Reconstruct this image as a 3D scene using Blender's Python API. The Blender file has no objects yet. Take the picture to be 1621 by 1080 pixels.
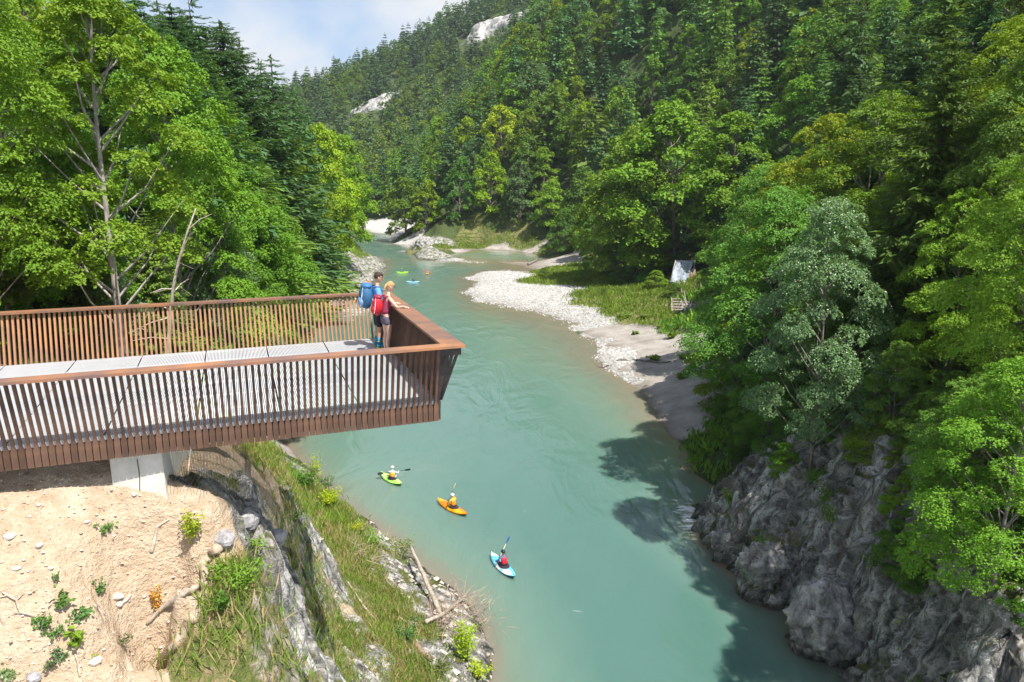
import bpy, math, random
import numpy as np
from mathutils import Vector, Matrix
from math import radians as R
C = bpy.context.scene.collection
rng = np.random.default_rng(7)
random.seed(7)

# ------------------------------------------------------------------ camera, sky, sun, exposure
FPX, PITCH, CAMH = 1170.0, R(12.5), 19.0
cd = bpy.data.cameras.new('camera'); cam = bpy.data.objects.new('camera', cd); C.objects.link(cam)
cd.sensor_width = 36; cd.lens = 36 * FPX / 1621; cd.clip_end = 6000; cd.clip_start = 0.1
cam.location = (0, 0, CAMH); cam.rotation_euler = (R(90) - PITCH, 0, 0)
S = bpy.context.scene; S.camera = cam
S.view_settings.view_transform = 'Standard'; S.view_settings.look = 'None'
S.view_settings.gamma = 1; S.view_settings.use_curve_mapping = False
S.view_settings.exposure = 0.75
try:
    S.cycles.max_bounces = 6; S.cycles.diffuse_bounces = 3; S.cycles.glossy_bounces = 2
    S.cycles.transmission_bounces = 2; S.cycles.transparent_max_bounces = 4; S.cycles.volume_bounces = 0
    S.cycles.use_adaptive_sampling = True; S.cycles.use_denoising = True
except Exception: pass
HAZE = 0.00014
SUN_EL = R(60); SX, SY = 0.70, -0.714
sl = bpy.data.lights.new('sun', 'SUN'); sun = bpy.data.objects.new('sun', sl); C.objects.link(sun)
sl.energy = 5.0; sl.angle = R(0.53); sl.color = (1.0, 0.955, 0.88)
sd = Vector((SX * math.cos(SUN_EL), SY * math.cos(SUN_EL), math.sin(SUN_EL)))
sun.rotation_euler = sd.to_track_quat('Z', 'Y').to_euler()
W = bpy.data.worlds.new('World'); S.world = W; W.use_nodes = True
nt = W.node_tree; nt.nodes.clear()
def N(t, typ, **k):
    n = t.nodes.new(typ)
    for a, b in k.items():
        if a.startswith('i_'): n.inputs[a[2:]].default_value = b
        else: setattr(n, a, b)
    return n
def ramp(t, src, stops, interp='LINEAR'):
    r = t.nodes.new('ShaderNodeValToRGB'); r.color_ramp.interpolation = interp
    el = r.color_ramp.elements
    while len(el) < len(stops): el.new(0.5)
    for e, (p, c) in zip(el, stops):
        e.position = p; e.color = tuple(c) + (1,) if len(c) == 3 else c
    t.links.new(src, r.inputs[0]); return r
sky = N(nt, 'ShaderNodeTexSky', sky_type='NISHITA', sun_disc=False, sun_elevation=SUN_EL,
        sun_rotation=math.atan2(SX, SY), altitude=600, air_density=1.0, dust_density=1.5)
tc = N(nt, 'ShaderNodeTexCoord')
mp = N(nt, 'ShaderNodeMapping'); mp.inputs['Scale'].default_value = (1.5, 1.5, 3.2); mp.inputs['Location'].default_value = (2.9, 0.2, 0.2)
nt.links.new(tc.outputs['Generated'], mp.inputs[0])
cn = N(nt, 'ShaderNodeTexNoise'); cn.inputs['Scale'].default_value = 2.3; cn.inputs['Detail'].default_value = 8; cn.inputs['Roughness'].default_value = 0.52; cn.inputs['Distortion'].default_value = 0.35
nt.links.new(mp.outputs[0], cn.inputs['Vector'])
cr = ramp(nt, cn.outputs[0], [(0.36, (0, 0, 0)), (0.52, (1, 1, 1))])
cc = ramp(nt, cn.outputs[0], [(0.44, (5.6, 5.6, 5.65)), (0.53, (5.4, 5.45, 5.6)), (0.60, (4.3, 4.6, 5.2)), (0.70, (3.9, 4.2, 4.8))])
mx = N(nt, 'ShaderNodeMixRGB'); hi_ = N(nt, 'ShaderNodeSeparateXYZ'); nt.links.new(tc.outputs['Generated'], hi_.inputs[0]); hf = ramp(nt, hi_.outputs[2], [(.22, (1, 1, 1)), (.5, (.32, .32, .32))])
cm = N(nt, 'ShaderNodeMath', operation='MULTIPLY'); nt.links.new(cr.outputs[0], cm.inputs[0]); nt.links.new(hf.outputs[0], cm.inputs[1]); nt.links.new(cm.outputs[0], mx.inputs[0])
pale = N(nt, 'ShaderNodeMixRGB'); pale.inputs[2].default_value = (2.9, 3.9, 5.4, 1)
sz = N(nt, 'ShaderNodeSeparateXYZ'); nt.links.new(tc.outputs['Generated'], sz.inputs[0])
lowf = ramp(nt, sz.outputs[2], [(.22, (.75, .75, .75)), (.5, (.15, .15, .15))]); nt.links.new(lowf.outputs[0], pale.inputs[0])
nt.links.new(sky.outputs[0], pale.inputs[1]); nt.links.new(pale.outputs[0], mx.inputs[1]); nt.links.new(cc.outputs[0], mx.inputs[2])
bg = N(nt, 'ShaderNodeBackground'); bg.inputs[1].default_value = 0.1
nt.links.new(mx.outputs[0], bg.inputs[0]); ow = N(nt, 'ShaderNodeOutputWorld'); nt.links.new(bg.outputs[0], ow.inputs[0])

# ------------------------------------------------------------------ helpers
def un(x, y, z):
    """point of height z seen at photo pixel x, y"""
    X = (x - 810.5) / FPX; Z = -(y - 540) / FPX
    r = (X, math.cos(PITCH) + Z * math.sin(PITCH), -math.sin(PITCH) + Z * math.cos(PITCH))
    t = (z - CAMH) / r[2]
    return np.array([r[0] * t, r[1] * t, z])
def pr(x, y, z):
    d = y * math.cos(PITCH) - (z - CAMH) * math.sin(PITCH); u = y * math.sin(PITCH) + (z - CAMH) * math.cos(PITCH)
    return 810.5 + FPX * x / d, 540 - FPX * u / d, d

def hsh(i, j, k, seed):
    h = (i * 374761393 + j * 668265263 + k * 2147483647 + seed * 974634777) & 0xFFFFFFFF
    h = ((h ^ (h >> 13)) * 1274126177) & 0xFFFFFFFF
    h = (h ^ (h >> 16)) & 0xFFFFFFFF
    return h.astype(np.float64) / 4294967295.0
def vnoise(p, seed=0):
    p = np.asarray(p, float); i = np.floor(p).astype(np.int64); f = p - i; f = f * f * (3 - 2 * f)
    o = 0
    for a in (0, 1):
        wa = f[:, 0] if a else 1 - f[:, 0]
        for b in (0, 1):
            wb = f[:, 1] if b else 1 - f[:, 1]
            for c in (0, 1):
                wc = f[:, 2] if c else 1 - f[:, 2]
                o = o + wa * wb * wc * hsh(i[:, 0] + a, i[:, 1] + b, i[:, 2] + c, seed)
    return o * 2 - 1
def fbm(p, oct=4, seed=0, ridged=False, gain=0.5):
    o = 0; a = 1; s = 0
    for k in range(oct):
        n = vnoise(p, seed + k * 17)
        if ridged: n = 1 - 2 * np.abs(n)
        o = o + a * n; s += a; a *= gain; p = p * 2.03 + 13.7
    return o / s

class MB:
    """collects shapes, build() links them as one mesh"""
    def __init__(s): s.v = []; s.f4 = []; s.f3 = []; s.n = 0; s.a4 = []; s.a3 = []
    def add(s, v, q=None, t=None, a=None):
        v = np.asarray(v, float).reshape(-1, 3)
        if q is not None and len(q):
            q = np.asarray(q, int).reshape(-1, 4); s.f4.append(q + s.n); s.a4.append(np.broadcast_to(0.5 if a is None else a, (len(q),)))
        if t is not None and len(t):
            t = np.asarray(t, int).reshape(-1, 3); s.f3.append(t + s.n); s.a3.append(np.broadcast_to(0.5 if a is None else a, (len(t),)))
        s.v.append(v); s.n += len(v)
    def box(s, c, d, M=None, top=None):
        """box centre c, size d, optional 3x3 M; top=(fx,fy) scales top face"""
        x, y, z = [k / 2 for k in d]; tx, ty = top or (1, 1)
        v = np.array([(-x, -y, -z), (x, -y, -z), (x, y, -z), (-x, y, -z), (-x * tx, -y * ty, z), (x * tx, -y * ty, z), (x * tx, y * ty, z), (-x * tx, y * ty, z)])
        if M is not None: v = v @ np.asarray(M).T
        s.add(v + np.asarray(c), [(0, 3, 2, 1), (4, 5, 6, 7), (0, 1, 5, 4), (1, 2, 6, 5), (2, 3, 7, 6), (3, 0, 4, 7)])
    def hexa(s, v): s.add(v, [(0, 3, 2, 1), (4, 5, 6, 7), (0, 1, 5, 4), (1, 2, 6, 5), (2, 3, 7, 6), (3, 0, 4, 7)])
    def tube(s, P, r, k=6, cap=True):
        P = np.asarray(P, float); n = len(P); r = np.broadcast_to(r, (n,))
        T = np.gradient(P, axis=0); T /= np.linalg.norm(T, axis=1)[:, None] + 1e-9
        up = np.array([0, 0, 1.0]) if abs(T[0, 2]) < 0.9 else np.array([1.0, 0, 0])
        A = np.cross(T, up); A /= np.linalg.norm(A, axis=1)[:, None] + 1e-9; B = np.cross(T, A)
        th = np.arange(k) * 2 * np.pi / k
        v = P[:, None] + r[:, None, None] * (np.cos(th)[None, :, None] * A[:, None] + np.sin(th)[None, :, None] * B[:, None])
        i = np.arange(n - 1)[:, None] * k; j = np.arange(k)[None]; j2 = (j + 1) % k
        q = np.stack([i + j, i + j2, i + k + j2, i + k + j], -1).reshape(-1, 4)
        v = v.reshape(-1, 3); t = None
        if cap:
            v = np.vstack([v, P[0], P[-1]]); a = n * k
            t = [(a, (m + 1) % k, m) for m in range(k)] + [(a + 1, (n - 1) * k + m, (n - 1) * k + (m + 1) % k) for m in range(k)]
        s.add(v, q, t)
    def blob(s, c, rad, seed=0, amp=0.15, fr=2.0, nu=14, nv=9, M=None):
        u = np.linspace(0, 2 * np.pi, nu, endpoint=False); w = np.linspace(-np.pi / 2, np.pi / 2, nv)
        d = np.stack([np.outer(np.cos(w), np.cos(u)), np.outer(np.cos(w), np.sin(u)), np.outer(np.sin(w), np.ones(nu))], -1).reshape(-1, 3)
        k = 1 + (amp * fbm(d * fr + seed * 3.1, 3, seed) if amp else 0)
        v = d * np.asarray(rad) * (k[:, None] if amp else 1)
        if M is not None: v = v @ np.asarray(M).T
        q = [(i * nu + j, i * nu + (j + 1) % nu, (i + 1) * nu + (j + 1) % nu, (i + 1) * nu + j) for i in range(nv - 1) for j in range(nu)]
        s.add(v + np.asarray(c), q)
    def leaves(s, c, nrm, L, ratio=0.55, rs=None, a=None, fold=0.12, dirv=None):
        """diamond leaves: centres c, normals nrm, lengths L"""
        n = len(c); rs = rs or rng
        d = rs.normal(size=(n, 3)) if dirv is None else dirv + rs.normal(size=(n, 3)) * 0.25
        nrm = nrm / (np.linalg.norm(nrm, axis=1)[:, None] + 1e-9)
        d = d - (d * nrm).sum(1)[:, None] * nrm; d /= np.linalg.norm(d, axis=1)[:, None] + 1e-9
        b = np.cross(nrm, d); L = np.broadcast_to(L, (n,))[:, None]
        v = np.stack([c - d * L * .5, c + b * L * ratio * .5 + nrm * L * fold, c + d * L * .5, c - b * L * ratio * .5 + nrm * L * fold], 1)
        s.add(v.reshape(-1, 3), np.arange(4 * n).reshape(-1, 4), a=a if a is not None else rs.random(n))
    def mesh(s, name, smooth=False, attr=False):
        me = bpy.data.meshes.new(name)
        if not s.v: return me
        V = np.concatenate(s.v); q = np.concatenate(s.f4) if s.f4 else np.zeros((0, 4), int); t = np.concatenate(s.f3) if s.f3 else np.zeros((0, 3), int)
        me.vertices.add(len(V)); me.vertices.foreach_set('co', V.astype(np.float32).ravel())
        li = np.concatenate([q.ravel(), t.ravel()]).astype(np.int32)
        me.loops.add(len(li)); me.loops.foreach_set('vertex_index', li)
        nf = len(q) + len(t); me.polygons.add(nf)
        st = np.concatenate([np.arange(len(q)) * 4, len(q) * 4 + np.arange(len(t)) * 3]).astype(np.int32)
        me.polygons.foreach_set('loop_start', st)
        try: me.polygons.foreach_set('loop_total', np.concatenate([np.full(len(q), 4), np.full(len(t), 3)]).astype(np.int32))
        except Exception: pass
        if attr:
            at = me.attributes.new('var', 'FLOAT', 'FACE')
            at.data.foreach_set('value', np.concatenate([x for x in s.a4 + s.a3]).astype(np.float32))
        me.polygons.foreach_set('use_smooth', np.full(nf, smooth)); me.update(calc_edges=True); return me
    def build(s, name, mat, parent=None, smooth=False, attr=False):
        return link(name, s.mesh(name, smooth, attr), mat, parent)
def link(name, me, mat=None, parent=None):
    o = bpy.data.objects.new(name, me); C.objects.link(o)
    if mat is not None and me is not None and not len(me.materials): me.materials.append(mat)
    if parent is not None: o.parent = parent
    return o
def tag(o, label=None, cat=None, group=None, kind=None):
    if label: o['label'] = label
    if cat: o['category'] = cat
    if group: o['group'] = group
    if kind: o['kind'] = kind
    return o
def empty(name, loc=(0, 0, 0), rz=0, label=None, cat=None, group=None, sc=1):
    o = bpy.data.objects.new(name, None); C.objects.link(o); o.location = Vector(loc); o.rotation_euler = (0, 0, rz)
    o.scale = (sc,) * 3 if not hasattr(sc, '__len__') else sc; o.empty_display_size = 0.3
    return tag(o, label, cat, group)

# ------------------------------------------------------------------ materials
def newmat(name):
    m = bpy.data.materials.new(name); m.use_nodes = True; t = m.node_tree
    return m, t, t.nodes['Principled BSDF'], t.nodes['Material Output']
def rgbmix(t, f, a, b, mode='MIX'):
    n = t.nodes.new('ShaderNodeMixRGB'); n.blend_type = mode
    for i, x in ((0, f), (1, a), (2, b)):
        if isinstance(x, (int, float)): n.inputs[i].default_value = x
        elif isinstance(x, tuple): n.inputs[i].default_value = x + (1,) if len(x) == 3 else x
        else: t.links.new(x, n.inputs[i])
    return n.outputs[0]
def noise(t, vec, scale, detail=4, rough=0.55, dist=0):
    n = t.nodes.new('ShaderNodeTexNoise'); n.inputs['Scale'].default_value = scale; n.inputs['Detail'].default_value = detail
    n.inputs['Roughness'].default_value = rough; n.inputs['Distortion'].default_value = dist
    if vec is not None: t.links.new(vec, n.inputs['Vector'])
    return n.outputs[0]
def coord(t, which='Object', scale=(1, 1, 1), rot=(0, 0, 0)):
    c = t.nodes.new('ShaderNodeTexCoord'); m = t.nodes.new('ShaderNodeMapping')
    m.inputs['Scale'].default_value = scale; m.inputs['Rotation'].default_value = rot
    t.links.new(c.outputs[which], m.inputs[0]); return m.outputs[0]
def math_(t, op, a, b=0.0, clamp=False):
    n = t.nodes.new('ShaderNodeMath'); n.operation = op; n.use_clamp = clamp
    for i, x in ((0, a), (1, b)):
        if isinstance(x, (int, float)): n.inputs[i].default_value = x
        else: t.links.new(x, n.inputs[i])
    return n.outputs[0]
def bump(t, p, h, strength=0.5, dist=0.02):
    b = t.nodes.new('ShaderNodeBump'); b.inputs['Strength'].default_value = strength; b.inputs['Distance'].default_value = dist
    t.links.new(h, b.inputs['Height']); t.links.new(b.outputs[0], p.inputs['Normal']); return b
def simple(name, c1, c2=None, scale=6, rough=0.7, bs=0.0, bd=0.01, bscale=None, metal=0, lo=.35, hi=.65, spec=None, stretch=(1, 1, 1)):
    m, t, p, o = newmat(name); p.inputs['Roughness'].default_value = rough; p.inputs['Metallic'].default_value = metal
    if spec is not None: p.inputs['Specular IOR Level'].default_value = spec
    v = coord(t, scale=stretch)
    n = noise(t, v, scale)
    r = ramp(t, n, [(lo, c1), (hi, c2 or tuple(k * 0.8 for k in c1))]); t.links.new(r.outputs[0], p.inputs['Base Color'])
    if bs: bump(t, p, noise(t, v, bscale or scale * 3, 5), bs, bd)
    return m
def leafmat(name, c, c2, rough=0.55, trans=0.3, spec=0.22, hue=0.018, obj=0.55):
    """leaf colours vary by leaf, by bough and by tree"""
    m, t, p, o = newmat(name)
    a = t.nodes.new('ShaderNodeAttribute'); a.attribute_name = 'var'
    oi = t.nodes.new('ShaderNodeObjectInfo')
    nz = noise(t, coord(t), 0.45, 2)
    f = math_(t, 'ADD', math_(t, 'MULTIPLY', a.outputs['Fac'], 0.45), math_(t, 'MULTIPLY', nz, 0.5))
    col = rgbmix(t, f, c, c2)
    hs = t.nodes.new('ShaderNodeHueSaturation'); t.links.new(col, hs.inputs['Color'])
    t.links.new(math_(t, 'ADD', math_(t, 'MULTIPLY', oi.outputs['Random'], -2 * hue), 0.5 + hue), hs.inputs['Hue'])
    rv = math_(t, 'FRACT', math_(t, 'MULTIPLY', oi.outputs['Random'], 7.31))
    t.links.new(math_(t, 'ADD', math_(t, 'MULTIPLY', rv, obj), 1 - obj * .45), hs.inputs['Value'])
    hs.inputs['Saturation'].default_value = 1.0
    t.links.new(hs.outputs[0], p.inputs['Base Color'])
    p.inputs['Roughness'].default_value = rough; p.inputs['Specular IOR Level'].default_value = spec
    tr = t.nodes.new('ShaderNodeBsdfTranslucent'); yl = rgbmix(t, 1.0, hs.outputs[0], (1.35, 1.25, 0.5), 'MULTIPLY'); t.links.new(yl, tr.inputs[0])
    ms = t.nodes.new('ShaderNodeMixShader'); ms.inputs[0].default_value = trans
    t.links.new(p.outputs[0], ms.inputs[1]); t.links.new(tr.outputs[0], ms.inputs[2]); t.links.new(ms.outputs[0], o.inputs[0])
    return m
ML = {
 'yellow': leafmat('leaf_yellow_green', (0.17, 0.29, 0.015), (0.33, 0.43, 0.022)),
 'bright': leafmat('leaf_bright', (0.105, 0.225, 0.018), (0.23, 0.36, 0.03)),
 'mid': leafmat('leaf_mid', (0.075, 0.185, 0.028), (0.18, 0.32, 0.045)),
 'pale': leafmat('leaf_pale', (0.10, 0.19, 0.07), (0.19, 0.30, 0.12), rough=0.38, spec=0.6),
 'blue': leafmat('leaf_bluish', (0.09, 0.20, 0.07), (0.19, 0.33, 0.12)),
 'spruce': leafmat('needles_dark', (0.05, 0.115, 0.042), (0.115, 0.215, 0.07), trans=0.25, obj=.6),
 'larch': leafmat('needles_light', (0.085, 0.18, 0.03), (0.18, 0.30, 0.05), trans=0.25),
 'olive': leafmat('needles_olive', (0.06, 0.09, 0.015), (0.12, 0.15, 0.03), trans=0.2),
 'meadow': leafmat('meadow_plants', (0.11, 0.20, 0.03), (0.23, 0.34, 0.06), trans=0.35, obj=.2),
 'grass': leafmat('grass_blades', (0.10, 0.20, 0.025), (0.24, 0.34, 0.06), trans=0.35, obj=.2),
 'dry': leafmat('dry_grass', (0.30, 0.24, 0.10), (0.48, 0.38, 0.2), trans=0.3, obj=.2),
 'orange': leafmat('orange_leaves', (0.45, 0.2, 0.02), (0.6, 0.38, 0.05), trans=0.3),
}
MBARK = simple('bark_grey', (0.13, 0.105, 0.085), (0.26, 0.23, 0.20), 5, .9, .6, .03, 9, stretch=(1, 1, .35))
MBARKD = simple('bark_dark', (0.05, 0.038, 0.03), (0.11, 0.09, 0.07), 5, .9, .5, .03, 9, stretch=(1, 1, .35))
MDEAD = simple('dead_wood', (0.30, 0.24, 0.18), (0.52, 0.46, 0.38), 8, .85, .5, .01, stretch=(1, 1, 1))
MSTONE = simple('pale_stone', (0.42, 0.38, 0.33), (0.62, 0.58, 0.52), 9, .85, .4, .01)
MSTONEG = simple('grey_stone', (0.22, 0.21, 0.22), (0.42, 0.40, 0.40), 9, .85, .5, .02)
# ------------------------------------------------------------------ terrain: control points with a ground type each
# types: s bare soil, g grass, r rock, v white gravel, m river sand, f forest floor, b river bed
PT = []
def P(px, py, z, k): p = un(px, py, z); PT.append((p[0], p[1], z, k))
def Wp(x, y, z, k): PT.append((x, y, z, k))
# left waterline
for a in [(775,1080),(768,1010),(745,960),(705,925),(650,880),(600,843),(560,815),(532,792),(515,768)]: P(*a, -0.1, 'r')
for a in [(470,722),(445,700)]: P(*a, -0.05, 'm')
for a in [(430,640),(425,590),(430,548),(450,507),(510,499),(545,477),(568,456),(583,441)]: P(*a, -0.05, 'r')
for a in [(-27,152),(-30,165),(-38,185),(-50,215),(-75,260),(-120,290),(-200,300)]: Wp(*a, 0, 'r')
for a in [(2,16),(3,6),(3,-20)]: Wp(*a, 0, 'r')
# right waterline
for a in [(1360,1080),(1330,1045),(1290,1010),(1250,965),(1190,920),(1130,880),(1108,855),(1103,805)]: P(*a, -0.1, 'r')
for a in [(1098,750),(1088,715)]: P(*a, 0, 'f')
for a in [(1058,688),(1040,655),(1020,625)]: P(*a, 0.0, 'm')
for a in [(985,598),(960,583),(950,560),(945,535),(920,512),(880,500),(850,491),(800,482),(750,476),(732,464),(737,440),(742,415)]: P(*a, 0.0, 'v')
for a in [(790,414),(830,423),(855,430)]: P(*a, 0, 'm')
for a in [(858,412),(850,403),(800,397),(740,399),(690,397)]: P(*a, 0.02, 'm')
for a in [(672,394),(654,392)]: P(*a, 0.0, 'r')
for a in [(648,388),(620,386),(600,380),(560,373)]: P(*a, 0.0, 'v')
Wp(-90,262+60,0,'v'); Wp(-160,335,0,'v')
for a in [(15,18),(16,5),(17,-20)]: Wp(*a, 0, 'r')
# river bed
for a in [(8,10,-3),(8,-10,-3),(5,24,-3),(8,30,-3),(4,36,-3),(-1,40,-2.5),(3,48,-2.6),(-4,50,-2.2),(-8,45,-1.0),(-11,60,-1.8),(-3,62,-2.5),(4,60,-1.8),(10,52,-.6),
          (-15,75,-1.8),(-8,80,-2),(0,80,-1.1),(-20,92,-1.8),(-12,96,-1.8),(-20,110,-2),(-14,120,-1.8),(-18,135,-2),(-22,155,-2),(-12,150,-1.2),(-25,180,-2),(-15,185,-1),
          (-38,220,-2),(-32,200,-2),(-36,208,-2),(-43,232,-2),(-30,192,-2),(-48,245,-2),(-70,282,-2),(-130,310,-2),(8,180,-.5),(0,186,-.7),(12,42,-1.0)]: Wp(*a, 'b')
P(900,535,-.12,'b'); P(930,560,-.12,'b'); P(860,520,-.22,'b'); P(800,510,-.35,'b'); P(740,495,-.4,'b'); P(715,450,-.6,'b'); P(720,425,-.6,'b'); P(960,640,-.5,'b'); P(1000,665,-.35,'b'); P(840,580,-.9,'b'); P(1040,720,-.8,'b')
P(470,700,-.35,'b'); P(500,740,-.6,'b'); P(560,780,-1.3,'b')
# gravel bar, sand, grass bank on the right
for a in [(800,440,.5),(770,430,.35),(850,460,.55),(830,480,.3),(900,490,.45),(760,455,.35),(870,480,.5),(940,510,.3),(970,560,.3),(985,580,.15)]: P(*a, 'v')
for a in [(960,525,.5),(1010,540,.5),(1050,560,.7),(1000,580,.4),(1050,610,.5),(1085,600,.9),(1060,650,.4),(1075,672,.3),(1030,590,.4),(1080,545,1.0),(820,415,.1)]: P(*a, 'm')
for a in [(880,440,1.0),(920,440,1.3),(960,465,1.5),(990,490,1.3),(940,480,.9),(1020,500,1.2),(1045,490,1.4),(1080,470,2.4),(1110,465,3.0),(1070,450,3.0),(1040,470,2.2),(870,425,.8)]: P(*a, 'g')
P(1080,497,1.0,'r')
# foot of the far hill
for a in [(700,385,2.2),(660,380,3),(760,385,1.0),(820,390,1.0),(860,395,1.4)]: P(*a, 'g')
P(675,386,3.2,'r')
for a in [(-42,262,1.0),(-50,278,.8),(-38,258,.9),(-46,268,1),(-35,252,.7),(-55,285,.8),(-34,262,1.2),(-80,330,1)]: Wp(*a, 'v')
for a in [(-20,215,7),(-5,212,9),(10,202,8),(22,185,7),(28,160,5),(32,135,5),(36,118,6),(-38,292,5),(-60,345,6),(-28,243,6),(-27,228,5),(-46,300,8)]: Wp(*a, 'f')
for a in [(-8,245,28),(8,235,32),(25,225,36),(45,195,36),(52,160,30),(55,130,26),(-22,270,18),(-25,310,26),(-5,300,52),(20,290,76),(50,270,92),(75,230,88),(95,180,80),(90,140,60),
          (-35,360,30),(0,370,62),(30,380,100),(80,340,140),(130,280,150),(160,200,140),(150,130,110),(-55,420,25),(60,460,130),(160,420,210),(250,300,230),(260,180,210),(260,80,190),(400,200,330),(400,400,340)]: Wp(*a, 'f')
# far mountain
for a in [(-150,400,10),(-90,420,22),(-220,480,30),(-130,520,60),(-60,520,80),(0,540,112),(60,560,140),(-250,640,62),(-180,650,84),(-110,650,112),(-40,660,150),(40,690,190),(130,720,240),
          (-260,760,60),(-120,800,90),(0,820,130),(150,850,190),(-600,700,60),(-500,400,60),(-300,380,30),(500,800,330),(800,600,420),(0,1300,80),(-500,1300,60),(600,1300,250)]: Wp(*a, 'f')
# right hill near
for a in [(22,84,2.5),(26,100,4),(40,110,12),(30,75,6),(24,62,4),(36,60,15),(30,48,13),(50,70,26),(50,45,30),(60,100,28),(75,60,48),(100,90,65),(80,30,52),(120,40,90),(18,52,3.0),(16,46,2.6)]: Wp(*a, 'f')
for a in [(1180,745,2.5),(1150,790,1.2),(1165,820,2.2),(1210,750,4.2),(1250,700,6.2),(1300,760,5.2),(1220,850,2.8),(1400,740,7.6),(1480,800,7.6),(1380,870,4.6),(1300,930,2.6),(1450,950,4.4),(1560,860,7.4),(1621,930,7.2),(1400,1010,2.4),(1500,1060,3.0),(1621,1060,4.6)]: P(*a, 'r')
for a in [(19,20,6),(20,8,6),(22,-10,6)]: Wp(*a, 'r')
for a in [(20,38,9.5),(24,32,12),(27,40,16),(24,20,12),(26,8,12),(32,25,20),(35,5,22),(50,10,34),(45,30,30),(40,-20,26),(80,-10,60)]: Wp(*a, 'f')
# left near: bare soil slope under the platform
for a in [(0,750,14.35),(100,752,14.3),(200,758,14.15),(0,850,13.8),(150,850,13.5),(300,850,13.2),(250,790,13.8),(0,960,13.1),(150,960,12.75),(280,930,12.6),(0,1080,12.3),(120,1080,12.0),(240,1050,11.8),(340,790,13.55),(330,840,13.2)]: P(*a, 's')
Wp(-9,6.5,10.4,'s'); Wp(-6,6,9.6,'s'); Wp(-14,7,12,'s'); Wp(-6,2,6,'r'); Wp(-14,0,8,'s'); Wp(-3,-15,4,'r'); Wp(-20,-10,12,'f')
for a in [(-12,12,14.1),(-16,10,14.3),(-13,16,14.1),(-9.5,13,14.1),(-10,15.5,13.9)]: Wp(*a, 's')
P(375,825,13.0,'r'); P(410,850,12.6,'r'); P(425,885,12.0,'r'); P(395,800,13.0,'r'); P(420,820,12.4,'r'); P(400,900,11.9,'r')
for a in [(345,880,12.75),(330,935,12.2),(302,985,11.7),(262,1045,11.35),(235,1078,11.15)]: P(*a, 's')
for a in [(362,918,12.5),(355,962,12.15),(395,935,12.2),(400,985,11.8),(345,1010,11.8),(325,1062,11.4),(375,1062,11.35),(425,1030,11.2),(435,965,11.5),(295,1078,11.3),(410,1078,11.0)]: P(*a, 'g')
for a in [(445,915,11.4),(452,990,10.2),(450,1060,10.0)]: P(*a, 'r')
for a in [(470,1040,8.0),(462,960,9.0)]: P(*a, 'g')
for a in [(270,745,13.75),(330,745,13.3),(380,740,12.8),(300,722,13.3),(360,722,12.6),(430,742,11.6),(425,765,11.9)]: P(*a, 'n')
for a in [(300,772,13.6),(340,778,13.35),(370,785,13.1),(400,775,12.7)]: P(*a, 'r')
# grassy drop right of the soil slope
for a in [(440,720,9.5),(455,760,9.8),(440,810,10.6),(470,800,8.3),(462,880,8.8)]: P(*a, 'g')
for a in [(478,850,7.2),(490,900,6.4),(480,960,6.4)]: P(*a, 'r')
for a in [(500,770,3.2),(490,800,5.4),(520,830,3.8),(515,870,4.4),(560,870,2.4),(560,920,3.0),(590,960,3.0),(620,1010,2.9),(540,1000,4.6),(640,1075,2.9)]: P(*a, 'g')
for a in [(610,900,1.5),(660,940,1.5),(700,975,1.4),(735,1000,1.1),(740,1060,1.1),(690,1040,2.2)]: P(*a, 'r')
for a in [(500,1000,5.5),(560,1060,4.6),(480,1080,6.3),(600,1040,3.7)]: P(*a, 'r')
P(520,930,4.6,'r'); P(560,990,4.0,'r'); P(535,960,4.4,'s')
# left bank beyond the platform
for a in [(-18,26,12.5),(-14,25,11.5),(-20,36,10),(-15,40,4),(-11,34,3),(-22,50,6),(-28,62,6),(-32,78,6),(-36,92,6)]: Wp(*a, 'g')
for a in [(-40,105,6),(-35,112,7),(-33,122,7),(-32,135,6),(-31,146,3.5)]: Wp(*a, 'r')
for a in [(-35,150,6),(-38,128,9),(-42,114,9),(-36,160,7),(-44,180,6)]: Wp(*a, 'g')
for a in [(-26,36,12),(-35,50,12),(-45,70,14),(-55,90,18),(-55,115,20),(-50,140,16),(-55,175,10),(-65,210,6),(-90,250,5),(-75,60,26),(-85,100,40),(-90,140,40),(-110,190,30),(-130,100,70),(-130,50,60),(-40,20,18),(-70,20,26),(-200,200,60),(-200,100,110),(-30,0,16)]: Wp(*a, 'f')
PTX = np.array([[p[0], p[1]] for p in PT]); PTZ = np.array([p[2] for p in PT]); ZK = 'sgrvmfb'
PTK = np.array([ZK.index(p[3].replace('n', 's')) for p in PT])
def _k(d, s): return np.sqrt(d * d + s * s)
def _D(a, b):
    d = (a ** 2).sum(1)[:, None] + (b ** 2).sum(1)[None] - 2 * (a @ b.T)
    return np.sqrt(np.maximum(d, 1e-9))
_n = len(PT); _r = np.hypot(PTX[:, 0], PTX[:, 1])
_A = np.zeros((_n + 3, _n + 3)); _A[:_n, :_n] = _D(PTX, PTX); _A[:_n, :_n] -= np.diag(0.02 * np.ones(_n) * 1)
_A[:_n, _n] = 1; _A[:_n, _n + 1:] = PTX; _A[_n, :_n] = 1; _A[_n + 1:, :_n] = PTX.T
_w = np.linalg.solve(_A, np.concatenate([PTZ, [0, 0, 0]]))
def height0(xy):
    xy = np.asarray(xy, float); out = np.empty(len(xy))
    for i in range(0, len(xy), 20000):
        b = xy[i:i + 20000]; out[i:i + 20000] = _D(b, PTX) @ _w[:_n] + _w[_n] + b @ _w[_n + 1:]
    return out
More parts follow.
